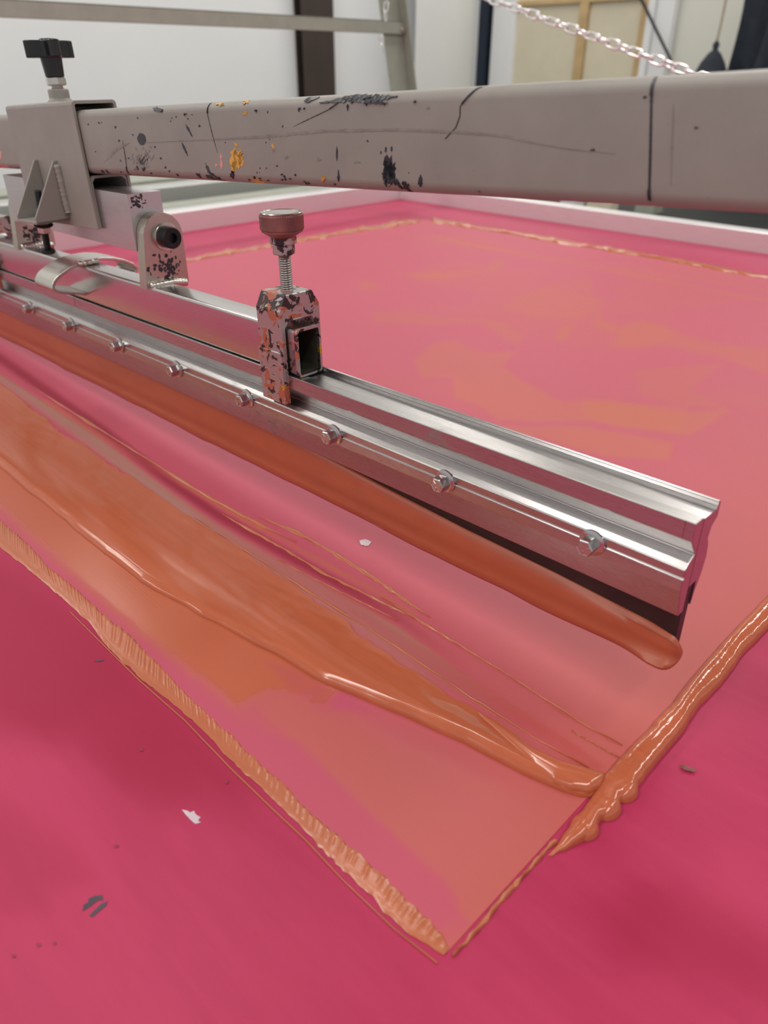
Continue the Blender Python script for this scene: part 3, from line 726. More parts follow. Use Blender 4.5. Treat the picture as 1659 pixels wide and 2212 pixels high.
# --- streaks of ink between puddle and blade
streaks = [([(60, 830), (330, 1000), (430, 1062), (520, 1112), (640, 1172)], 5, 'uppermost'), ([(560, 1118), (640, 1150), (720, 1195), (800, 1245), (930, 1335)], 7, 'thickest'),
           ([(480, 1112), (620, 1190), (700, 1240), (800, 1290), (900, 1340)], 5, 'middle'), ([(600, 1210), (700, 1262), (860, 1342)], 3, 'lower'),
           ([(820, 1290), (960, 1375), (1090, 1455), (1132, 1482), (1250, 1560), (1345, 1612)], 4, 'long thin'), ([(1235, 1580), (1340, 1640)], 3, 'short'),
           ([(420, 1120), (640, 1262), (860, 1400), (1010, 1505), (1150, 1592), (1290, 1672)], 5, 'rearmost puddle-side')]
for pts, wpx, nm in streaks:
    P = densify(pts, 80); dv = np.gradient(P, axis=0); dv /= np.linalg.norm(dv, axis=1, keepdims=True); nn = np.stack([-dv[:, 1], dv[:, 0]], 1)
    wv = wpx/2*np.clip(0.35+np.abs(seeded_noise(80, [(24, 0.6), (8, 0.4)])), 0.2, 1.5); wv *= np.clip(np.minimum(np.linspace(0, 8, 80), np.linspace(8, 0, 80)), 0.1, 1)
    bumpn = 1+0.6*seeded_noise(80, [(40, 0.5)])
    strip_ink('ink_streak', (P+nn*wv[:, None]).tolist(), (P-nn*wv[:, None]).tolist(), lambda t, q, b=bumpn: 0.0011*dome(t, q)*max(0.2, b[int(t*79)]), MT['ink_line'], 80, 5,
              label=nm+' orange ink streak drawn between the puddle and the squeegee blade')
# --- far and left border lines of the print
def border(name, pts, wpx, hh, label):
    P = densify(pts, 160); nn = np.array([0.12, 1.0]); wv = wpx/2*np.clip(0.6+np.abs(seeded_noise(160, [(60, 0.5), (12, 0.4)])), 0.25, 1.7)
    b = 1+seeded_noise(160, [(80, 0.5), (20, 0.3)])
    strip_ink(name, (P-nn*wv[:, None]).tolist(), (P+nn*wv[:, None]).tolist(), lambda t, q: hh*dome(t, q)*max(0.15, b[int(t*159)]), MT['ink_line'], 160, 7, label=label)
border('ink_border_line', [(935, 476), (1100, 503), (1300, 537), (1450, 563), (1659, 601), (1900, 646), (2300, 720)], 7, 0.0035, 'beaded orange ink line along the far edge of the print')
border('ink_border_line', [(903, 477), (800, 493), (640, 520), (405, 562), (250, 588)], 8, 0.004, 'orange ink line along the left edge of the print')

# --- small marks on the emulsion, flat parts of the screen
def flat_poly(name, pts, mat, z, jag=0, parent=scr):
    P = densify(pts+[pts[0]], 60)[:-1]
    if jag: P = P+rng.normal(0, jag, P.shape)
    vs = [tuple(onz(q)[:2])+(z,) for q in P]+[tuple(onz(q)[:2])+(z-0.0001,) for q in P]; n = len(P)
    return MB().add(vs, [tuple(range(n)), tuple(range(2*n-1, n-1, -1))]+[(i, n+i, n+(i+1) % n, (i+1) % n) for i in range(n)]).build(name, mat, parent)
tag(flat_poly('bare_spot', [(393, 1750), (405, 1751), (410, 1756), (420, 1752), (424, 1761), (434, 1766), (428, 1773), (434, 1777), (422, 1781), (408, 1768)], MT['whitechip'], 0.0003, 0.5), 'white bare spot on the pink emulsion')
tag(flat_poly('ink_mark', [(178, 1968), (181, 1954), (190, 1950), (192, 1942), (208, 1935), (222, 1934), (223, 1944), (210, 1946), (196, 1957), (185, 1966)], MT['slate'], 0.0003, 0.6), 'dark slate mark on the pink emulsion')
tag(flat_poly('ink_mark', [(193, 1978), (204, 1966), (220, 1952), (233, 1947), (230, 1956), (216, 1968), (200, 1981)], MT['slate'], 0.0003, 0.4), 'dark slate mark on the pink emulsion')
tag(flat_poly('bare_spot', [(776, 1169), (790, 1166), (803, 1172), (795, 1181), (780, 1179)], MT['whitechip'], 0.0009, 0.5), 'pale spot on the pink emulsion')
flat_poly('scratch', [(203, 1429), (212, 1426), (226, 1427), (214, 1430)], MT['slate'], 0.0003, 0.2)
for c_ in ((118, 2038), (84, 2042), (306, 1620), (490, 1690), (252, 1828), (30, 2065)):
    flat_poly('spot', [(c_[0]+5*math.cos(a), c_[1]+4*math.sin(a)) for a in np.linspace(0, 5.6, 8)], mat_plain('crimson_spot', (0.26, 0.008, 0.04, 1), 0.4), 0.0003, 0.4)
o = flat_poly('dry_flake', [(1465, 1655), (1472, 1656), (1484, 1660), (1494, 1661), (1504, 1668), (1497, 1671), (1484, 1668), (1474, 1664)], MT['leaf'], 0.0016, 0.8, None)
tag(o, 'tiny dry brown flake lying on the pink screen right of the ink bead', 'debris')

# ------------------------------------------------------------------ squeegee
S_R, S_L = -1, -1500
sq = empty('squeegee', 'long aluminium squeegee with orange inked blade held above the pink screen', 'squeegee', local(MSQ, mm(-700, 30, 0)))
off = Matrix.Translation(-Vector(mm(-700, 30, 0)))
def sqp(o): o.matrix_parent_inverse = Matrix.Identity(4); o.matrix_local = off; return o
plate = [(13, 92), (12.5, 80), (21.8, 67.2), (20.6, 66.6), (15.5, 63.6), (12.6, 60.9), (12, 59.9), (12, 54.6), (13.4, 53.9), (12, 53.2), (12, 45), (17, 23.5), (23.8, 23.5), (23.8, 91.6)]
m = MB().prism(mmp(plate), S_L/1000, S_R/1000)
sqp(m.build('clamp_plate', MT['alu'], sq, 0.0007))
# separate lip pieces sitting on the plate (the photo shows a gap between them)
for a, b in ((S_L, -788), (-722, S_R-6)):
    pl = [(12.2, 92.2), (11.8, 80.5), (13.2, 80.5), (13.4, 92.2)]
    sqp(MB().prism(mmp(pl), a/1000, b/1000).build('lip', MT['alu'], sq, 0.0004))
chan = [(24.2, 90.6), (41.0, 90.6), (41.0, 92), (41.5, 92.3), (41.0, 92.8), (41.5, 93.3), (41.1, 93.8), (41.5, 94.2), (41.3, 95.2), (42.6, 95.6), (44.6, 93.6), (45, 84), (39, 80), (37, 72), (40.5, 65), (42, 56), (40, 44), (36, 33), (33.8, 24), (33.6, 23.9), (34.2, 24), (34.2, 42), (24.2, 42)]
sqp(MB().prism(mmp(chan), S_L/1000, S_R/1000).build('back_channel', MT['alu'], sq, 0.0006))
sqp(MB().prism(mmp([(24.3, 41.5), (34, 41.5), (34, -18), (32, -20), (25, -20), (24.3, -17)]), S_L/1000, (S_R-1)/1000).build('blade', MT['rubber'], sq, 0.0008))
# ink clinging to the blade front: section changes along its length
N = 240; ss = np.linspace(S_L, -6, N); top = np.interp(ss, [-1500, -420, -346, -245, -176, -91, -20, -6], [26, 23, 18.5, 12.5, 9, 7, 3.5, 1])
botn = seeded_noise(N, [(60, 0.5), (20, 0.7)]); fn = seeded_noise(N, [(30, 0.15), (10, 0.25)])
vs = []; K = 13
for i, s_ in enumerate(ss):
    t_ = top[i]; lump = math.exp(-((s_+10)/16)**2); b_ = -23.5+botn[i]+4.5*float(sstep(-110, -20, np.array(s_)))
    ft = 19.2+fn[i]*0.5
    ring = [(24.2, t_+2.0), (22.6, t_+1.2), (21.3, t_-2), (ft+1, t_*0.5), (ft+0.4, t_*0.25-3), (ft-0.8, -7), (ft+0.2, -11), (ft-1.4-3*lump, -15), (17.6-5*lump, b_+3), (19-4*lump, b_-0.5), (23, b_-1.2), (29+2*lump, b_+0.8), (33.5+2*lump, -15+lump*4)]
    vs += [(s_/1000, a/1000, b/1000) for a, b in ring]
    # back edge inside the blade
fs = [(i*K+j, i*K+j+1, (i+1)*K+j+1, (i+1)*K+j) for i in range(N-1) for j in range(K-1)]
e0 = (N-1)*K
# rounded end cap of ink
last = [vs[e0+j] for j in range(K)]; prev = e0
for ds, sc_ in ((0.003, .96), (0.0055, .86), (0.0075, .70), (0.0088, .48), (0.0094, .2)):
    n0 = len(vs); vs += [(-0.006+ds, 0.0265+(q[1]-0.0265)*sc_, -0.012+(q[2]+0.012)*sc_) for q in last]
    fs += [(prev+j, prev+j+1, n0+j+1, n0+j) for j in range(K-1)]+[(prev+K-1, prev, n0, n0+K-1)]; prev = n0
fs.append(tuple(range(prev, prev+K)))
o = sqp(MB().add(vs, fs).build('ink_coating', MT['ink_soft'], sq, smooth=70)); tag(o, 'orange ink coating')
# bolts
e = None
for s_ in [-62+(-124.6)*k for k in range(11)]:
    if e is None:
        b = MB().lathe(mm(s_, 9.6, 53.6), (0, -1, 0), [(0, 0.0063), (0.0076, 0.0063), (0.0086, 0.0056), (0.0083, 0.0049)], 6, 0.35).build('bolt', MT['bolt'], sq, 0.0003)
        g = MB().lathe(mm(s_, 12, 53.6), (0, -1, 0), [(0, 0.0092), (0.0014, 0.0092), (0.0024, 0.0072), (0.0026, 0.0060)], 36).build('washer_flange', MT['bolt'], b, smooth=35)
        k_ = MB()
        for a in (0.3, 2.4, 4.5):
            c, sn = math.cos(a), math.sin(a); px_ = []
            for rr, tt in ((0.0018, -0.00035), (0.0046, -0.00035), (0.0046, 0.00035), (0.0018, 0.00035)):
                px_.append(((s_/1000)+rr*c-tt*sn, 0.0536+rr*sn+tt*c))
            k_.prism(px_, 0.00075, 0.0011+0.0003, axis=1)
        h = k_.build('grade_mark', MT['bolt'], b)
        sqp(b); e = (b, g, h); b0 = s_
    else:
        nb = e[0].copy(); COL.objects.link(nb); nb.parent = sq; nb.matrix_local = off@Matrix.Translation(mm(s_-b0, 0, 0))
        for ch in e[1:]:
            nc = ch.copy(); COL.objects.link(nc); nc.parent = nb

# ------------------------------------------------------------------ mounting tube with lugs and strap
tube = empty('mounting_tube', 'rectangular aluminium mounting tube clamped along the top of the squeegee', 'tube', local(MSQ, mm(-700, 28, 93)))
TO = Matrix.Translation(-Vector(mm(-700, 28, 93)))
def tp_(o, T=TO): o.matrix_local = T; return o
tube_r = -357
tp_(MB().frame(rrect(.0275, .1130, .0131, .0206, .003), rrect(.0275, .1130, .0115, .0189, .0022), -1.30, tube_r/1000).build('tube_body', MT['alu_tube'], tube, smooth=40))
tp_(MB().frame(rrect(.0275, .1130, .0133, .0208, .003), rrect(.0275, .1130, .0115, .0189, .0022), tube_r/1000-0.003, tube_r/1000+0.0005).build('tube_end', MT['splat'], tube, smooth=40))
tp_(MB().frame(rrect(.0275, .1130, .0114, .0188, .0021), rrect(.0275, .1130, .0112, .0186, .0020), -0.52, tube_r/1000-0.0035).build('tube_lining', MT['hollow'], tube, smooth=40))  # added dark liner, paints the shade inside the open tube end
def lug(s0, s1):
    pl = []
    c0, c1 = 37.5, 181
    pl = [(11.5, 130.5), (62, 130.5)]
    for k in range(15):
        a = math.radians(k*180/14); pl.append((40+22.5*math.cos(a), 180+22.5*math.sin(a)))
    return MB().prism(mmp(pl), s0/1000, s1/1000).build('pivot_lug', MT['lug'], tube, 0.0012)
def append_faces(o, mb, mat):
    me = o.data; bm = bmesh.new(); bm.from_mesh(me); me.materials.append(mat); k = len(me.materials)-1
    vv = [bm.verts.new(p) for p in mb.v]
    for f in mb.f:
        nf = bm.faces.new([vv[i] for i in f]); nf.material_index = k
    bmesh.ops.recalc_face_normals(bm, faces=[f for f in bm.faces if f.material_index == k]); bm.to_mesh(me); bm.free()
def weld(s0, pts, r, parent, mat='steel'):
    P = densify(pts, 26); b = MB(); n = len(P)
    b.sweep([tuple(q) for q in P], [r*(0.75+0.35*abs(math.sin(k*1.3))+0.1*random.random()) for k in range(n)], 8)
    return b.build('weld_bead', MT[mat], parent, smooth=80)
for s0, s1 in ((-611, -597), (-941, -927)):
    lg = tp_(lug(s0, s1))
    weld(0, [mm(s1+2, 15, 133.6), mm(s1+3, 28, 134), mm(s1+3, 42, 133.8), mm(s1+2, 57, 131)], 0.0042, lg)
    c = mm(s1, 43, 179)
    MB().lathe(c, (1, 0, 0), [(0, 0.0140), (0.0022, 0.0140), (0.0026, 0.0135)], 40).build('washer', MT['steel'], lg, smooth=35)
    MB().lathe(mm(s1+2.6, 43, 179), (1, 0, 0), [(0, 0.0106), (0.0095, 0.0106), (0.0106, 0.0096), (0.0106, 0.0050), (0.0056, 0.0048)], 40).build('socket_bolt', MT['oxide'], lg, smooth=35)
    # dark ink on the lug face, part of the same plate
    sm_ = MB(); nf = len(lg.data.polygons)
    for k in range(70):
        c0 = (random.gauss(38, 9), random.gauss(146, 5.5)+random.random()*4); nn = 9
        if not (15 < c0[0] < 58 and 134 < c0[1] < 166): continue
        rx, ry = random.uniform(0.5, 2.6), random.uniform(0.6, 3.4)
        pl = [(c0[0]+rx*random.uniform(.6, 1.3)*math.cos(a), c0[1]+ry*random.uniform(.6, 1.3)*math.sin(a)) for a in np.linspace(0, 2*math.pi, nn, False)]
        sm_.prism(mmp(pl), (s1-0.4)/1000, (s1+0.12+0.002*k)/1000)
    append_faces(lg, sm_, MT['blackpaint'])
# bent strap over the tube
st = [(14, 101), (2, 104), (-12, 107), (-20, 110), (-23, 114), (-21.5, 119), (-16, 124.5), (-6, 129.5), (4, 133.5), (14, 136), (28, 137.2), (42, 137.2), (56, 135), (70, 130.5), (80, 125), (85, 119), (82, 115), (70, 112)]
stp = tp_(MB().strip(mmp(densify(st, 50).tolist()), 0.0035, -0.800, -0.752).build('hook_strap', MT['steel'], tube, 0.0006, smooth=50))
tag(stp, 'bent steel strap hooked over the tube')
weld(0, [mm(-751, 12, 136), mm(-748, 20, 136.5), mm(-748, 34, 136.5)], 0.003, stp)

# ------------------------------------------------------------------ squeegee clamps with knurled knobs
def clamp(T, label):
    e = empty('squeegee_clamp', label, 'clamp', local(MSQ, mm(0, 30, 66))@T, 'knob clamps on the squeegee')
    K = Matrix.Translation(-Vector(mm(0, 30, 66)))
    def q(o): o.matrix_local = K; return o
    # front and back legs, chamfered top, right and left cheeks with a cut-out for the tube
    outer = [(8.5, 113), (8.5, 148), (15.5, 160.5), (45, 160.5), (52.5, 148), (52.5, 68), (48.5, 68), (48.5, 86), (46.8, 99), (46.8, 131), (43, 138.5), (18, 138.5), (13.2, 133), (13.2, 96), (12.8, 79), (13.2, 66), (8.2, 66), (7.6, 80)]
    inner_cheek = [(8.5, 96), (8.5, 148), (15.5, 160.5), (45, 160.5), (52.5, 148), (52.5, 94), (47, 94), (47, 133), (44, 139), (18, 139), (13.6, 134), (13.6, 96)]
    q(MB().prism(mmp(outer), -0.0165, 0.0165).build('clamp_body', MT['splat'], e, 0.0009))
    q(MB().prism(mmp([(6.6, 66), (6.6, 112.6), (8.4, 113.2), (8.7, 66)]), -0.0165, 0.0163).build('front_plate', MT['splat'], e, 0.0006))
    c = (0, 0.031, 0.1605)
    prof = [(-0.020, 0.0053)]; z = -0.004
    while z < 0.030: prof += [(z, 0.0055), (z+0.0009, 0.0046), (z+0.0018, 0.0055)]; z += 0.0019
    q(MB().lathe(c, (0, 0, 1), prof+[(0.034, 0.005)], 28).build('screw', MT['dirtysteel'], e, smooth=50))
    q(MB().lathe((0, 0.031, 0.1895), (0, 0, 1), [(0, 0.0088), (0.0008, 0.0095), (0.0078, 0.0095), (0.0084, 0.009)], 6, 0.3).build('nut', MT['splat'], e, 0.0006))
    q(MB().lathe((0, 0.031, 0.1978), (0, 0, 1), [(0, 0.0108), (0.0012, 0.0114), (0.0055, 0.0114), (0.006, 0.0108)], 6, 0.1).build('collar_nut', MT['splat'], e, 0.0006))
    kb = MB(); seg, rings = 120, 15; vs = []; fs = []
    for i in range(rings):
        for k in range(seg):
            d = 0.00045*(1 if (k+i) % 2 == 0 else -1) if 1 < i < rings-2 else -0.0006
            a = 2*math.pi*k/seg; r = 0.0178+d; vs.append((r*math.cos(a), 0.031+r*math.sin(a), 0.2035+0.0045+0.0145*i/(rings-1)))
    for i in range(rings-1):
        for k in range(seg): fs.append((i*seg+k, i*seg+(k+1) % seg, (i+1)*seg+(k+1) % seg, (i+1)*seg+k))
    kb.add(vs, fs)
    kb.lathe((0, 0.031, 0.2035), (0, 0, 1), [(0, 0.0105), (0.0012, 0.0118), (0.0045, 0.0173)], 60, cap=False)
    o = q(kb.build('knurled_knob', MT['redox'], e, smooth=25))
    cp = MB().lathe((0, 0.031, 0.2225), (0, 0, 1), [(0, 0.0173), (0.0006, 0.0168), (0.0008, 0.0145), (0.0004, 0.0139), (0.0004, 0.0)], 60, cap=False).build('knob_top', MT['steel'], o, smooth=30)
    return e
clamp(Matrix.Translation(mm(-386, 0, 0)), 'paint-splattered steel clamp with red knurled knob on the open tube end')
clamp(Matrix.Translation(mm(-1040, 0, 0)), 'paint-splattered clamp at the left edge of the picture, mostly out of view')

# ------------------------------------------------------------------ pivot block
blk = empty('pivot_block', 'plain aluminium block hanging between the two pivot lugs', 'block', local(MSQ, mm(-770, 33, 165)))
o = MB().prism(mmp([(15, 166.5), (15, 221), (52.5, 221), (52.5, 166.5)]), -0.926, -0.6115).build('block_body', MT['alu_block'], blk, 0.0008); o.matrix_local = Matrix.Translation(-Vector(mm(-770, 33, 165)))
sm_ = MB()
for k in range(26):
    c0 = (random.gauss(25, 5), random.gauss(212, 3)); rx, ry = random.uniform(0.6, 3), random.uniform(0.5, 2.2)
    pl = [(c0[0]+rx*random.uniform(.6, 1.3)*math.cos(a), c0[1]+ry*random.uniform(.6, 1.3)*math.sin(a)) for a in np.linspace(0, 2*math.pi, 9, False)]
    if min(q[0] for q in pl) > 15.5 and max(q[1] for q in pl) < 220.5: sm_.prism(mmp(pl), -0.6119, -0.6113+0.000004*k)
append_faces(o, sm_, MT['blackpaint'])

# ------------------------------------------------------------------ the arm
arm = empty('press_arm', 'paint-splashed beige steel box-section arm crossing above the squeegee', 'arm', MARM)
atube = MB().prism(rrect(0, 0, 0.0200, 0.0292, 0.0072, 7), -1.7, 0.80)
FB = -0.0200
def facept(p):
    s_, w_ = onv(p, 13); a = toarm(s_, 13, w_); return a.x, a.z
def front_b(z):
    """depth of the tube's front surface at height z, following the rounded corners"""
    r = 0.0072; hz = 0.0292-r; az = abs(z)
    if az <= hz: return FB
    d = min(1.0, (az-hz)/r); return FB+r*(1-math.sqrt(max(0, 1-d*d)))
def patch(mb, P, lift=0.0002):
    P = np.asarray(P, float); n = len(P); q = [facept(p) for p in P]
    q = [(a, max(-0.0287, min(0.0287, z))) for a, z in q]
    lift = 0.0002 if abs(sum(z for a, z in q)/n) < 0.021 else 0.0009
    mb.add([(a, front_b(z)-lift, z) for a, z in q]+[(a, front_b(z)+0.0002, z) for a, z in q], [tuple(range(n)), tuple(range(2*n-1, n-1, -1))]+[(i, (i+1) % n, n+(i+1) % n, n+i) for i in range(n)])
def stroke(mb, pts, w, jag=0.3, taper=True):
    n = max(8, int(np.linalg.norm(np.diff(np.array(pts, float), axis=0), axis=1).sum()/4)); P = densify(pts, n)
    dv = np.gradient(P, axis=0); dv /= np.linalg.norm(dv, axis=1, keepdims=True)+1e-9; nn = np.stack([-dv[:, 1], dv[:, 0]], 1)
    wv = w/2*(1+jag*rng.normal(0, 1, n)).clip(0.3, 2)
    if taper: wv = wv*np.clip(np.minimum(np.linspace(0, 4, n), np.linspace(4, 0, n)), 0.15, 1)
    for i in range(n-1): patch(mb, [P[i]+nn[i]*wv[i], P[i+1]+nn[i+1]*wv[i+1], P[i+1]-nn[i+1]*wv[i+1], P[i]-nn[i]*wv[i]])
def dab(mb, c, rx, ry, rot=0, jag=0.25, n=18):
    a = np.linspace(0, 2*math.pi, n, False); r = 1+rng.normal(0, jag, n)
    x, y = rx*r*np.cos(a), ry*r*np.sin(a); c_, s_ = math.cos(rot), math.sin(rot)
    patch(mb, np.stack([c[0]+x*c_-y*s_, c[1]+x*s_+y*c_], 1))
bk, yl, gr, pk, tn = MB(), MB(), MB(), MB(), MB()
stroke(bk, [(655, 219), (668, 212), (682, 210)], 11, .4); stroke(bk, [(690, 222), (720, 218), (752, 213), (778, 215), (810, 212), (856, 208)], 12, .45); stroke(bk, [(735, 212), (760, 208), (800, 209)], 10, .4)
stroke(bk, [(752, 225), (751, 240)], 3); stroke(bk, [(790, 222), (838, 222)], 3, .6)
stroke(bk, [(634, 273), (670, 256), (708, 238), (730, 222)], 1.8, .2)
dab(bk, (340, 236), 11, 4, 0.3); stroke(bk, [(326, 233), (350, 240)], 5)
dab(bk, (306, 301), 9, 14, -0.2, .06); 
stroke(bk, [(401, 268), (416, 296)], 3); stroke(bk, [(393, 308), (406, 337)], 5, .2)
stroke(bk, [(447, 220), (449, 250), (460, 295), (470, 330)], 1.2, .2)
stroke(bk, [(1032, 181), (1008, 212), (994, 230), (994, 250), (985, 275), (962, 300)], 2.2, .2, False)
stroke(bk, [(1409, 158), (1407, 230), (1405, 330), (1402, 434)], 5.5, .08, False)
stroke(gr, [(1455, 225), (1452, 300), (1449, 400)], 4, .3)
stroke(bk, [(834, 317), (833, 330)], 4); stroke(bk, [(846, 316), (846, 328)], 4); stroke(bk, [(823, 326), (823, 333)], 3)
for k in range(14): stroke(bk, [(830+random.uniform(0, 28), 342+random.uniform(0, 15)), (826+random.uniform(0, 30), 380+random.uniform(0, 26))], 7, .5)
dab(bk, (842, 372), 11, 30, 0.05, .3); stroke(bk, [(856, 385), (866, 410)], 5, .4); dab(bk, (876, 404), 6, 12, -.2, .3)
stroke(bk, [(909, 377), (908, 404)], 6.5, .15)
stroke(bk, [(444, 352), (452, 372), (470, 385)], 5, .5); dab(bk, (458, 385), 14, 4, .3, .4); dab(bk, (502, 378), 4, 10, .1, .4); stroke(bk, [(425, 374), (431, 385)], 5)
stroke(bk, [(728, 316), (728, 348)], 3, .2); stroke(bk, [(731, 366), (732, 392)], 3, .2)
stroke(bk, [(265, 304), (272, 345), (276, 386)], 1.6, .2)
for k in range(70):
    x = random.choice([random.uniform(180, 640), random.uniform(180, 900)]); f_ = (x-180)/720
    yb_ = 372+f_*38; yt = 236-f_*40
    y = random.choice([yb_-abs(random.gauss(0, 14)), yt+22+abs(random.gauss(0, 6)), random.uniform(yt+30, yb_-10)])
    dab(bk, (x, y), random.uniform(0.8, 2.2), random.uniform(1, 3.2), random.uniform(-.4, .4), .3, 8)
for k in range(26): dab(gr, (random.gauss(306, 10), random.gauss(345, 14)), random.uniform(1.5, 3.5), random.uniform(2, 8), random.uniform(-.5, .5), .4, 10)
for k in range(10): dab(bk, (random.gauss(312, 9), random.gauss(352, 12)), random.uniform(1, 2.5), random.uniform(2, 6), random.uniform(-.5, .5), .4, 10)
for c_ in ((620, 340), (690, 345), (770, 350), (1281, 324), (1032, 414), (590, 325), (925, 234), (1392, 210), (1505, 276)): dab(bk if c_[0] > 1200 else gr, c_, 4, 3, 0, .4, 10)
stroke(gr, [(225, 350), (236, 338), (252, 322), (280, 308)], 7, .3); stroke(gr, [(310, 308), (420, 303), (560, 296), (700, 283), (860, 280), (1000, 286), (1090, 293), (1150, 308), (1230, 322), (1330, 332)], 6, .25)
stroke(yl, [(504, 308), (516, 316)], 5, .4); stroke(yl, [(508, 318), (503, 345), (508, 370)], 13, .3); stroke(yl, [(520, 328), (518, 358)], 9, .4); stroke(yl, [(526, 345), (522, 360)], 6, .4); dab(yl, (512, 345), 11, 20, .1, .3)
dab(yl, (470, 225), 8, 4, .2, .5); dab(yl, (525, 219), 5, 4, 0, .4); dab(yl, (530, 243), 4, 5, 0, .4); dab(yl, (590, 315), 3, 5, .1, .5); dab(yl, (697, 388), 4, 6, .3, .4); dab(yl, (552, 392), 14, 5, .1, .3)
stroke(pk, [(477, 330), (479, 366)], 4, .4); dab(pk, (467, 357), 3, 3); dab(pk, (6, 360), 9, 7, 0, .3); dab(pk, (0, 335), 4, 7, 0, .3)
cnt = [len(atube.f)]
for b_ in (bk, yl, gr, pk): atube.add(b_.v, b_.f); cnt.append(len(b_.f))
o = atube.build('arm_tube', MT['beige'], arm, smooth=40)
for k_ in ('blackpaint', 'yellowpaint', 'greymark', 'pinkmark'): o.data.materials.append(MT[k_])
o.data.polygons.foreach_set('material_index', np.repeat(np.arange(5), cnt).astype(np.int32)); o.data.update()

# ------------------------------------------------------------------ clamp bracket on the arm
br = empty('arm_bracket', 'beige folded steel bracket gripping the arm above the pivot block', 'bracket', MARM)
AL, AR = -0.160, 0.010
fr = [(-0.0208, 0.0335), (-0.0208, -0.083), (-0.0240, -0.083), (-0.0240, 0.034), (-0.0232, 0.0365), (-0.0205, 0.0378), (0.0205, 0.0378), (0.0232, 0.0365), (0.0240, 0.034), (0.0240, -0.06), (0.0208, -0.06), (0.0208, 0.0335), (0.0195, 0.0345), (-0.0195, 0.0345)]
MB().prism(fr, AL, AR).build('sleeve', MT['beige'], br, 0.0005)
ch = [(-0.0206, -0.082), (-0.0206, -0.036), (-0.0190, -0.0322), (-0.0160, -0.0310), (0.0160, -0.0310), (0.0190, -0.0322), (0.0206, -0.036), (0.0206, -0.06), (0.0190, -0.06), (0.0190, -0.0375), (0.0150, -0.0338), (-0.0150, -0.0338), (-0.0182, -0.0375), (-0.0182, -0.082)]
MB().prism(ch, AL+0.002, AR-0.001).build('inner_channel', MT['beige'], br, 0.0004)
# gusset: folded plate with two triangular cheeks
gR, gL = toarm(-742, 9, 188).x, toarm(-795, 9, 188).x
zb_ = -0.0775; zt_ = toarm(-742, 9, 246).z; bn = -0.0615; bp = -0.0238
gs = empty and MB()
for a0, a1 in ((gR-0.003, gR), (gL, gL+0.003)):
    gs.prism([(bp, zt_), (bp, zb_), (bn, zb_-0.001), (bn, zb_+0.006), (bp-0.004, zt_)], a0, a1)
gs.prism([(bp, zb_), (bn, zb_-0.001), (bn, zb_+0.0022), (bp, zb_+0.0032)], gL, gR)
gsset = gs.build('gusset', MT['beige'], br, 0.0007)
weld(0, [(gR+0.0015, bp-0.001, zt_-0.004), (gR+0.0025, bp-0.001, zt_-0.02), (gR+0.002, bp-0.001, zt_-0.038), (gR+0.003, bp-0.001, zb_+0.008)], 0.0042, gsset, 'beige')
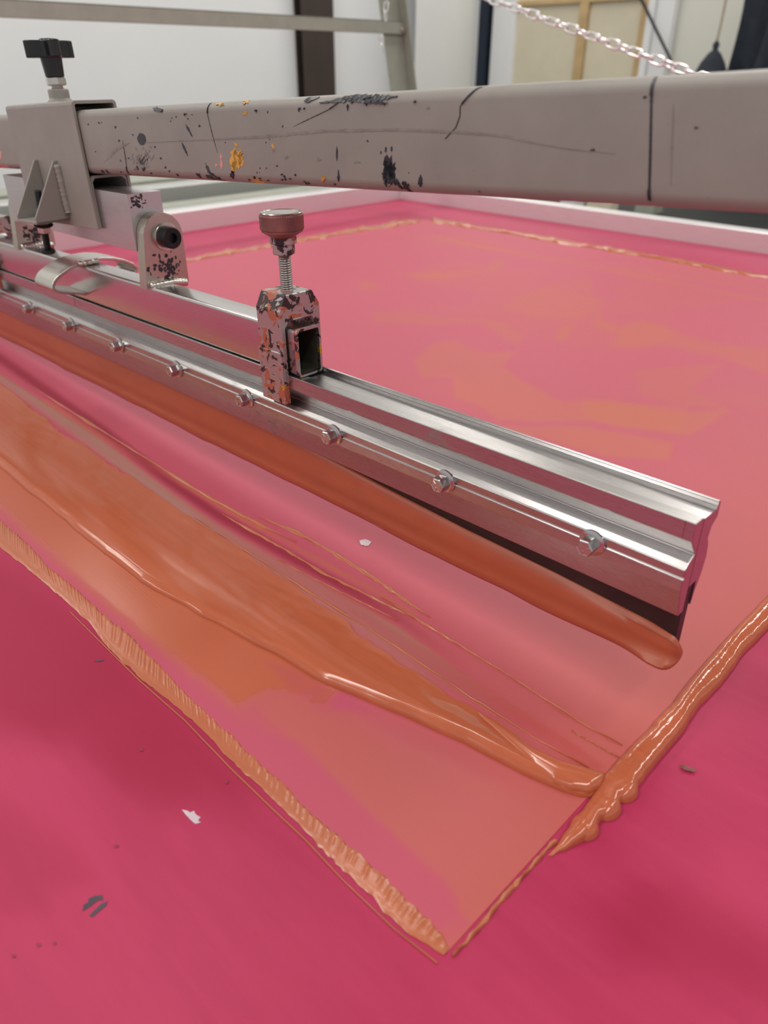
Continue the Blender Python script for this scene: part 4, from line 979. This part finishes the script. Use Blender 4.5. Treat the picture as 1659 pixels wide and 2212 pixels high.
# hanging adjusting bolt through the gusset
p0 = toarm(-766, -10, 216); p1 = toarm(-776, -10, 150); ax_ = (p1-p0).normalized(); Ln = (p1-p0).length
prof = [(0, 0.0036)]; z = 0.0006
while z < Ln-0.003: prof += [(z, 0.0041), (z+0.0007, 0.0034), (z+0.0014, 0.0041)]; z += 0.0015
adj = MB().lathe(p0, ax_, prof, 20).build('adjusting_bolt', MT['oxide'], br, smooth=45)
MB().lathe(p1-ax_*0.004, ax_, [(0, 0.0042), (0.001, 0.0075), (0.0035, 0.0082), (0.005, 0.0075)], 28).build('bolt_head', MT['oxide'], adj, smooth=40)
zn = toarm(-772, -10, 179)
MB().lathe(p0+ax_*((216-181)/1000), ax_, [(0, 0.0095), (0.0015, 0.0105), (0.003, 0.0095)], 24).build('washer', MT['oxide'], br, smooth=40)
MB().lathe(p0+ax_*((216-178)/1000), ax_, [(0, 0.0072), (0.001, 0.0078), (0.0062, 0.0078), (0.007, 0.0072)], 6, 0.2).build('nut', MT['steel'], br, 0.0004)
MB().lathe(p0+ax_*0.030, ax_, [(0, 0.0068), (0.001, 0.0074), (0.0055, 0.0074), (0.006, 0.0068)], 6, 0.2).build('nut', MT['steel'], br, 0.0004)
# locking screw with black star knob on top
kx = toarm(-758, 33, 303).x; z0 = 0.0378
MB().lathe((kx, 0, z0-0.0005), (0, 0, 1), [(0, 0.0120), (0.001, 0.0112), (0.004, 0.0108), (0.0120, 0.0108), (0.0130, 0.0098)], 6, 0.25).build('weld_nut', MT['beige'], br, 0.0006)
MB().lathe((kx, 0, z0), (0, 0, 1), [(0, 0.0138), (0.0015, 0.0126), (0.0035, 0.0106), (0.004, 0.009)], 24).build('weld_bead', MT['beige'], br, smooth=60)
prof = []; z = -0.004
while z < 0.021: prof += [(z, 0.0064), (z+0.0010, 0.0053), (z+0.0020, 0.0064)]; z += 0.0022
MB().lathe((kx, 0, z0+0.004), (0, 0, 1), prof, 28).build('locking_screw', MT['steel'], br, smooth=45)
MB().lathe((kx, 0, z0+0.0155), (0, 0, 1), [(0, 0.0099), (0.001, 0.0106), (0.0066, 0.0106), (0.0076, 0.0099)], 6, 0.0).build('nut', MT['steel'], br, 0.0006)
kz = z0+0.0232
kn = MB(); kn.lathe((kx, 0, kz), (0, 0, 1), [(0, 0.0094), (0.002, 0.0096), (0.017, 0.0108), (0.022, 0.0115)], 36)
pl = []
for k in range(160):
    a = 2*math.pi*k/160; c4 = math.cos(2*(a-math.radians(45))); lobe = abs(math.cos(2*(a-math.radians(-6))))
    r = 0.0120+0.0128*lobe**3.0; pl.append((kx+r*math.cos(a), r*math.sin(a)))
kn.prism(pl, kz+0.0175, kz+0.0330, axis=2)
kn.lathe((kx, 0, kz+0.0325), (0, 0, 1), [(0, 0.0085), (0.0018, 0.0082), (0.0022, 0.0074)], 36)
tag(kn.build('star_knob', MT['black'], br, 0.0014, smooth=50), 'black four-lobed star knob')
